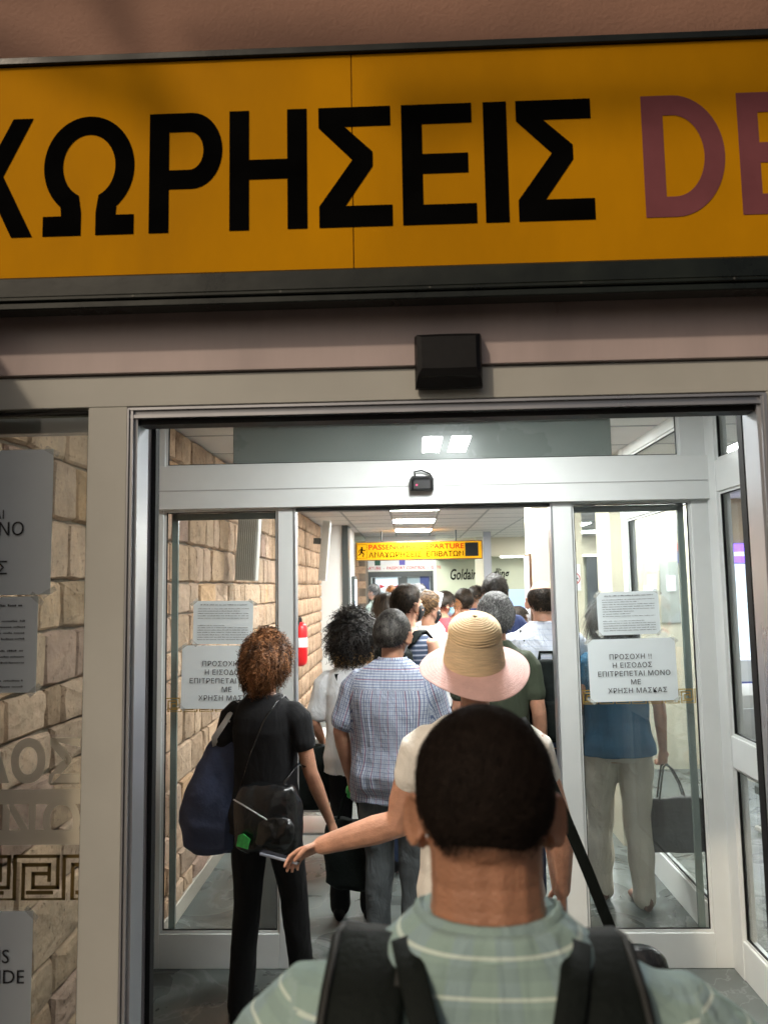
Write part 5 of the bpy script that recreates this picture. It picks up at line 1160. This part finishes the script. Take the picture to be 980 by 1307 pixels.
# 5 woman with black curls and blond tips
def blondtips(M, c, s, ho):
    q = hair_geo(M, c, 'curl', 500, .07, 0, .005, 77, off=.03, jit=.2, segs=14, grav=.25, curlr=.009, turns=2.4, line=[(0, 40), (40, 60), (70, 118), (100, 135), (180, 150)], pmin=112); q3 = MB(); q3.add(np.concatenate(q.v)*s+np.array([0, 0, -.02]), q.f); shade(q3.build('blond_tips', H_BLOND, ho, True), q)
P5 = person('woman with bushy black curls and blond tips, white top and black strap', 450, 784, 4.35, 1.585, face=-4, build=.9, sh=.98, female=True, head=(-15, -4), vox=.010, skinm=SK2, ht=.04,
            armL=((-.24, -.02, 1.14), (-.21, .12, .99)), armR=((.21, .05, 1.15), (.15, .2, 1.05)),
            top=dict(m=C_WHITE, sleeve=.75, wide=1.3, loose=.03, hem=.85, straight=.8), bottom=dict(m=C_BLKT),
            hair=dict(m=H_BLACK, kind='curl', n_s=2200, length=.10, lift=0, width=.0055, off=.028, jit=.35, segs=16, grav=.12, curlr=.010, turns=3, extra=blondtips, line=[(0, 36), (40, 60), (70, 100), (100, 125), (135, 140), (180, 142)]))
st5 = attach(P5, 'shoulder_bag', 'dark bag on a black strap across the black curled woman’s back', 'bag')
MB().ribbon([(-.08, .05, 1.455), (-.09, -.02, 1.485), (-.075, -.10, 1.44), (-.02, -.15, 1.32), (.06, -.165, 1.18), (.16, -.14, 1.02)], [(1, 0, .3)]*6, .045, .004).build('strap', NYLON, st5, True)
q = MB(); q.grid_rings([ring(z, w_, d_, .02, -.27, n=16, p=3) for z, w_, d_ in ((.62, .08, .05), (.66, .12, .08), (.90, .12, .08), (1.0, .09, .05))]); link('bag_body', remesh(q, .012, 3), NYLON, st5, True)
# 6 man with black mask
P6 = person('tall young man in a vest and black face mask, dark hair faded at the sides', 521, 749, 5.0, 1.765, face=-28, build=.95, head=(-28, 4), vox=.009, skinm=SK1, mask=M_BLACK,
            top=dict(m=C_TANK, sleeve=0, loose=.012, hem=.9, neck=1.44), bottom=dict(m=C_DJEAN), ht=.02, hair=S_(m=H_DARK, n_s=2500, length=.045, lift=.012, width=.004, off=.014, fade=.55, jit=.4))
bg6 = backpack(P6, 'black rucksack on the young man with the black face mask', NYLON)
# 7 grey haired man, olive shirt
P7 = person('man with bushy grey hair and dark olive T-shirt, right of the straw hat', 632, 763, 4.2, 1.71, face=-10, build=.98, sh=.96, head=(-10, -3), vox=.009, skinm=SK2, ht=.02,
            top=dict(m=C_OLIVE, sleeve=.62, loose=.018), bottom=dict(m=C_DJEAN), hair=S_(m=H_GREY, n_s=5000, length=.045, lift=.014, width=.003, off=.014, jit=.8))
# 8 bald man, white blue shirt, backpack
P8 = person('balding man in white and blue shirt with a black backpack, right edge of the doorway', 691, 750, 4.55, 1.79, face=-6, build=1.12, sh=1.08, head=(8, -10), vox=.009, skinm=SK1, neck=1.05, ht=.0,
            top=dict(m=C_WHITE2, sleeve=.7, loose=.026, collar=True), bottom=dict(m=C_DJEAN), hair=S_(m=H_DARK, n_s=2400, length=.022, lift=.004, width=.003, off=.005, pmin=62, line=[(0, 62.5), (50, 64), (70, 84), (98, 92), (112, 112), (135, 124), (180, 126)]))
backpack(P8, 'black backpack on the balding man in the white and blue shirt', NYLON, z0=.9, z1=1.33)
# 9 tall dark haired man
P9 = person('tall man with black hair seen over the grey haired man, near the cream pillar', 631, 737, 6.2, 1.84, face=-4, build=1.0, head=(0, -8), vox=.012, skinm=SK2, ht=.01, top=dict(m=C_NAVY, sleeve=.6), bottom=dict(m=C_DJEAN), hair=F_(m=H_BLACK, n_s=1200, width=.004))
# 10 person in white top with backpack, hair knot
P10 = person('person in white top with light backpack and brown topknot hair', 547, 757, 6.0, 1.70, face=-30, build=.95, head=(-30, -6), vox=.012, skinm=SK1, mask=M_BLACK, ht=.03, top=dict(m=C_WHITE, sleeve=.6, loose=.03), bottom=dict(m=C_DJEAN), hair=F_(m=H_DBLOND, n_s=1100, length=.04, fade=.55, off=.02))
backpack(P10, 'pale patterned backpack on the person with the topknot', mat('pale patterned nylon', (.5, .52, .56), .7, var=.5, vscale=25), z0=1.0, z1=1.38)
q = MB().ell((0, -.03, .135), (.035, .035, .03), 12, 8); q2 = MB(); q2.add((np.concatenate(q.v)@P10['M'].T+P10['c'])*P10['s'], q.f); q2.build('topknot', mat('dark blond knot', (.13, .075, .03), .6, var=.4, vscale=60), P10['root'], True)
# others along the queue
P11 = person('man in navy shirt and light blue mask looking down to the right', 607, 751, 9.0, 1.745, face=-70, head=(-15, -22), vox=.014, skinm=SK2, mask=M_BLUE, top=dict(m=C_NAVY, sleeve=.6), bottom=dict(m=C_DJEAN), hair=F_(m=H_DARK))
P12 = person('man with dark hair and small grey backpack beside the man in navy', 591, 754, 8.2, 1.72, face=15, head=(10, 0), vox=.014, skinm=SK2, top=dict(m=C_GREY, sleeve=.6), bottom=dict(m=C_DJEAN), hair=F_(m=H_DARK))
backpack(P12, 'small grey backpack with dark straps on the dark haired man', mat('grey nylon', (.18, .21, .25), .7), z0=1.02, z1=1.38)
P13 = person('woman with long straight dark hair near the passport doors', 495, 754, 7.8, 1.70, face=10, female=True, head=(5, 0), vox=.014, skinm=SK1, top=dict(m=C_BLACK, sleeve=.6), bottom=dict(m=C_DJEAN),
             hair=dict(m=H_DARK, kind='long', n_s=1600, length=.30, lift=0, width=.008, off=.010, jit=.12, segs=9, grav=.5, line=[(0, 40), (40, 62), (70, 92), (100, 122), (180, 132)]))
P14 = person('person in sage top standing sideways at the left passport door', 476.5, 743, 12.8, 1.80, face=60, vox=.02, skinm=SK1, top=dict(m=C_SAGE, sleeve=.6), bottom=dict(m=C_BEIGE), hair=F_(m=H_GREY, n_s=300, width=.008))
P15 = person('child in a red T-shirt in front of the passport doors', 491, 774, 9.2, 1.52, face=35, head=(30, 0), vox=.016, skinm=SK1, top=dict(m=C_RED, sleeve=.6), bottom=dict(m=C_DJEAN), hair=F_(m=H_DARK, n_s=300, width=.008))
P19 = person('person with short ginger hair before the bright passport door', 499.5, 746, 12.0, 1.77, face=0, vox=.02, skinm=SK1, top=dict(m=C_WHITE, sleeve=.6), bottom=dict(m=C_DJEAN), hair=F_(m=H_GINGER, n_s=300, width=.008))
P18 = person('person with ash blond hair just beyond the man in the black mask', 532, 748, 6.8, 1.765, face=-5, vox=.014, skinm=SK1, top=dict(m=C_GREY, sleeve=.6), bottom=dict(m=C_DJEAN), hair=F_(m=H_GREY, length=.05, lift=.02))
P20 = person('dark haired person bent over a white card, red top', 567, 757, 7.4, 1.70, face=-50, head=(-20, -18), vox=.014, skinm=SK2, mask=M_BLUE, armL=((-.2, .12, 1.18), (-.06, .30, 1.40)), top=dict(m=C_RED, sleeve=.6), bottom=dict(m=C_DJEAN), hair=F_(m=H_DARK))
cdx, cdz = at(558, 765, 7.0)
cdo = thing('white_card', 'white card held up in front of the dark haired person in red', 'card', (cdx, 7.0, cdz)); o = MB().box(-.042, .042, -.002, .002, -.065, .065, c=.001).build('sheet', PAPER, cdo); o.rotation_euler = (0, R(14), R(10))
P21 = person('person in a coral vest leaning beside the dark haired person with the card', 577, 768, 8.0, 1.62, face=-60, head=(-10, -15), vox=.014, skinm=SK1, top=dict(m=C_RED, sleeve=0), bottom=dict(m=C_DJEAN), hair=F_(m=H_BROWN))
P22 = person('dark haired person at the far end of the queue, by the navy poster', 536, 746, 11.5, 1.79, vox=.02, skinm=SK1, top=dict(m=C_NAVY, sleeve=.6), bottom=dict(m=C_DJEAN), hair=F_(m=H_DARK, n_s=300, width=.008))
P17 = person('small dark haired child standing by the orange framed counter', 661, 776, 6.6, 1.57, face=-40, head=(-30, 0), vox=.014, skinm=SK2, top=dict(m=C_NAVY, sleeve=.6), bottom=dict(m=C_DJEAN), hair=F_(m=H_DARK))
# 16 woman in blue top seen through the right pane
P16 = person('woman in petrol blue top and cream trousers carrying a black bag, behind the right pane', 777, 763, 4.45, 1.66, face=4, build=1.12, female=True, sh=1.04, head=(12, 0), vox=.007, skinm=SK2, ht=.02,
             armL=((-.24, -.02, 1.13), (-.23, .10, .92)), armR=((.262, -.005, 1.14), (.285, .03, .885)), handR=dict(d=(-.05, .1, -1), pn=(-.3, .95, 0), s=1, curl=.95, thumb=.4),
             top=dict(m=C_BLUE, sleeve=.32, loose=.022, hem=.88, straight=.45), bottom=dict(m=C_BEIGE, wide=1.15, fold=.009, waist=.99), shoes=mat('brown sandals', (.16, .07, .045), .6), legs=(.075, .18, .115, .0),
             hair=dict(m=H_DARK, kind='long', n_s=3000, length=.17, lift=0, width=.005, off=.018, jit=.16, segs=8, grav=.35, line=[(0, 40), (40, 62), (70, 95), (100, 122), (180, 132)]))
b16 = attach(P16, 'handbag', 'square black tote bag with thin handles in the blue-topped woman’s hand', 'bag')
q = MB(); q.grid_rings([ring(z, w_, d_, .03, .335, n=20, p=5) for z, w_, d_ in ((.30, .165, .035), (.31, .178, .045), (.42, .180, .048), (.56, .172, .03), (.605, .168, .018))]); me = remesh(q, .009, 2); folds(me, .0035, (14, 14, 10), 4); link('bag_body', me, mat('dull black leather', (.003, .004, .004), .5, bump=.3), b16, True)
for y_ in (.012, .048): MB().tube([(.24, y_, .59), (.255, y_, .68), (.275, y_-.0, .785), (.297, y_, .80), (.33, y_, .77), (.375, y_, .68), (.40, y_, .59)], .0055, 8).build('handle', LEATHER, b16, True)
# luggage on the floor
sx0, sy0 = X(357, 3.75, 1210), 3.68
def suitcase(x, y, w_, d, h_, m, lbl, rz=0):
    t = thing('suitcase', lbl, 'suitcase', (x, y, 0), rz); q = MB(); q.grid_rings([ring(z, a, b, 0, 0, n=20, p=5) for z, a, b in ((.055, w_/2-.03, d/2-.02), (.07, w_/2, d/2), (h_-.03, w_/2, d/2), (h_, w_/2-.03, d/2-.02))]); q.build('shell', m, t, True)
    for s_ in (-1, 1):
        MB().tube([(s_*(w_/2-.04)-.012, 0, .032), (s_*(w_/2-.04)+.012, 0, .032)], .028, 12).build('wheel', BLACKM, t, True); MB().tube([(s_*.08, .0, h_-.01), (s_*.08, 0, h_+.38)], .008, 8).build('handle_rod', STEEL if s_ else STEEL, t, True)
    MB().tube([(-.09, 0, h_+.385), (.09, 0, h_+.385)], .014, 8).build('grip', BLACKM, t, True); return t
suitcase(X(356, 4.05, 1150), 4.05, .22, .22, .52, mat('pale grey shell', (.55, .56, .56), .35), 'pale grey cabin suitcase on the floor just past the curly haired woman', R(15))
bb = attach(P4, 'hand_bag', 'soft black bag hanging from the left hand of the man in the checked shirt', 'bag')
q = MB(); q.grid_rings([ring(z, w_, d_, .09, -.27, n=18, p=3) for z, w_, d_ in ((.30, .10, .05), (.33, .15, .07), (.50, .155, .075), (.62, .13, .05), (.66, .10, .03))]); me = remesh(q, .010, 3); folds(me, .006, (15, 15, 10), 9); link('bag_body', me, NYLON, bb, True)
for y_ in (.07, .11): MB().tube([(-.34, y_, .64), (-.31, y_, .76), (-.27, .09, .82), (-.23, y_, .76), (-.20, y_, .64)], .007, 8).build('handle', NYLON, bb, True)
pk = thing('green_pouch', 'small green pouch held at the checked shirt man’s left side', 'pouch', world(P4, (-.275, .10, .80))); MB().ell((0, 0, 0), (.025, .03, .035), 12, 8).build('pouch_body', GREENP, pk, True)
# orange framed counter with blue screen beyond the queue
ct = thing('orange_counter', 'orange framed desk with small blue white screen near the cream column', 'counter', (X(660, 9.0), 9.0, 0)); MB().box(-.15, .35, 0, .4, 0, 1.0, c=.004).build('desk', WHITEW, ct)
MB().box(-.15, .20, -.02, -.001, 1.0, 1.40, c=.002).build('frame_panel', ORANGE, ct); o = MB().box(-.10, .10, -.01, .005, 1.45, 1.72, c=.003).build('screen', mat('blue lit leaflet', (.3, .45, .75), .4, emis=(.4, .6, 1), estr=.5), ct)
MB().box(-.01, .01, -.008, .003, 1.40, 1.45).build('screen_stand', BLACKM, ct)
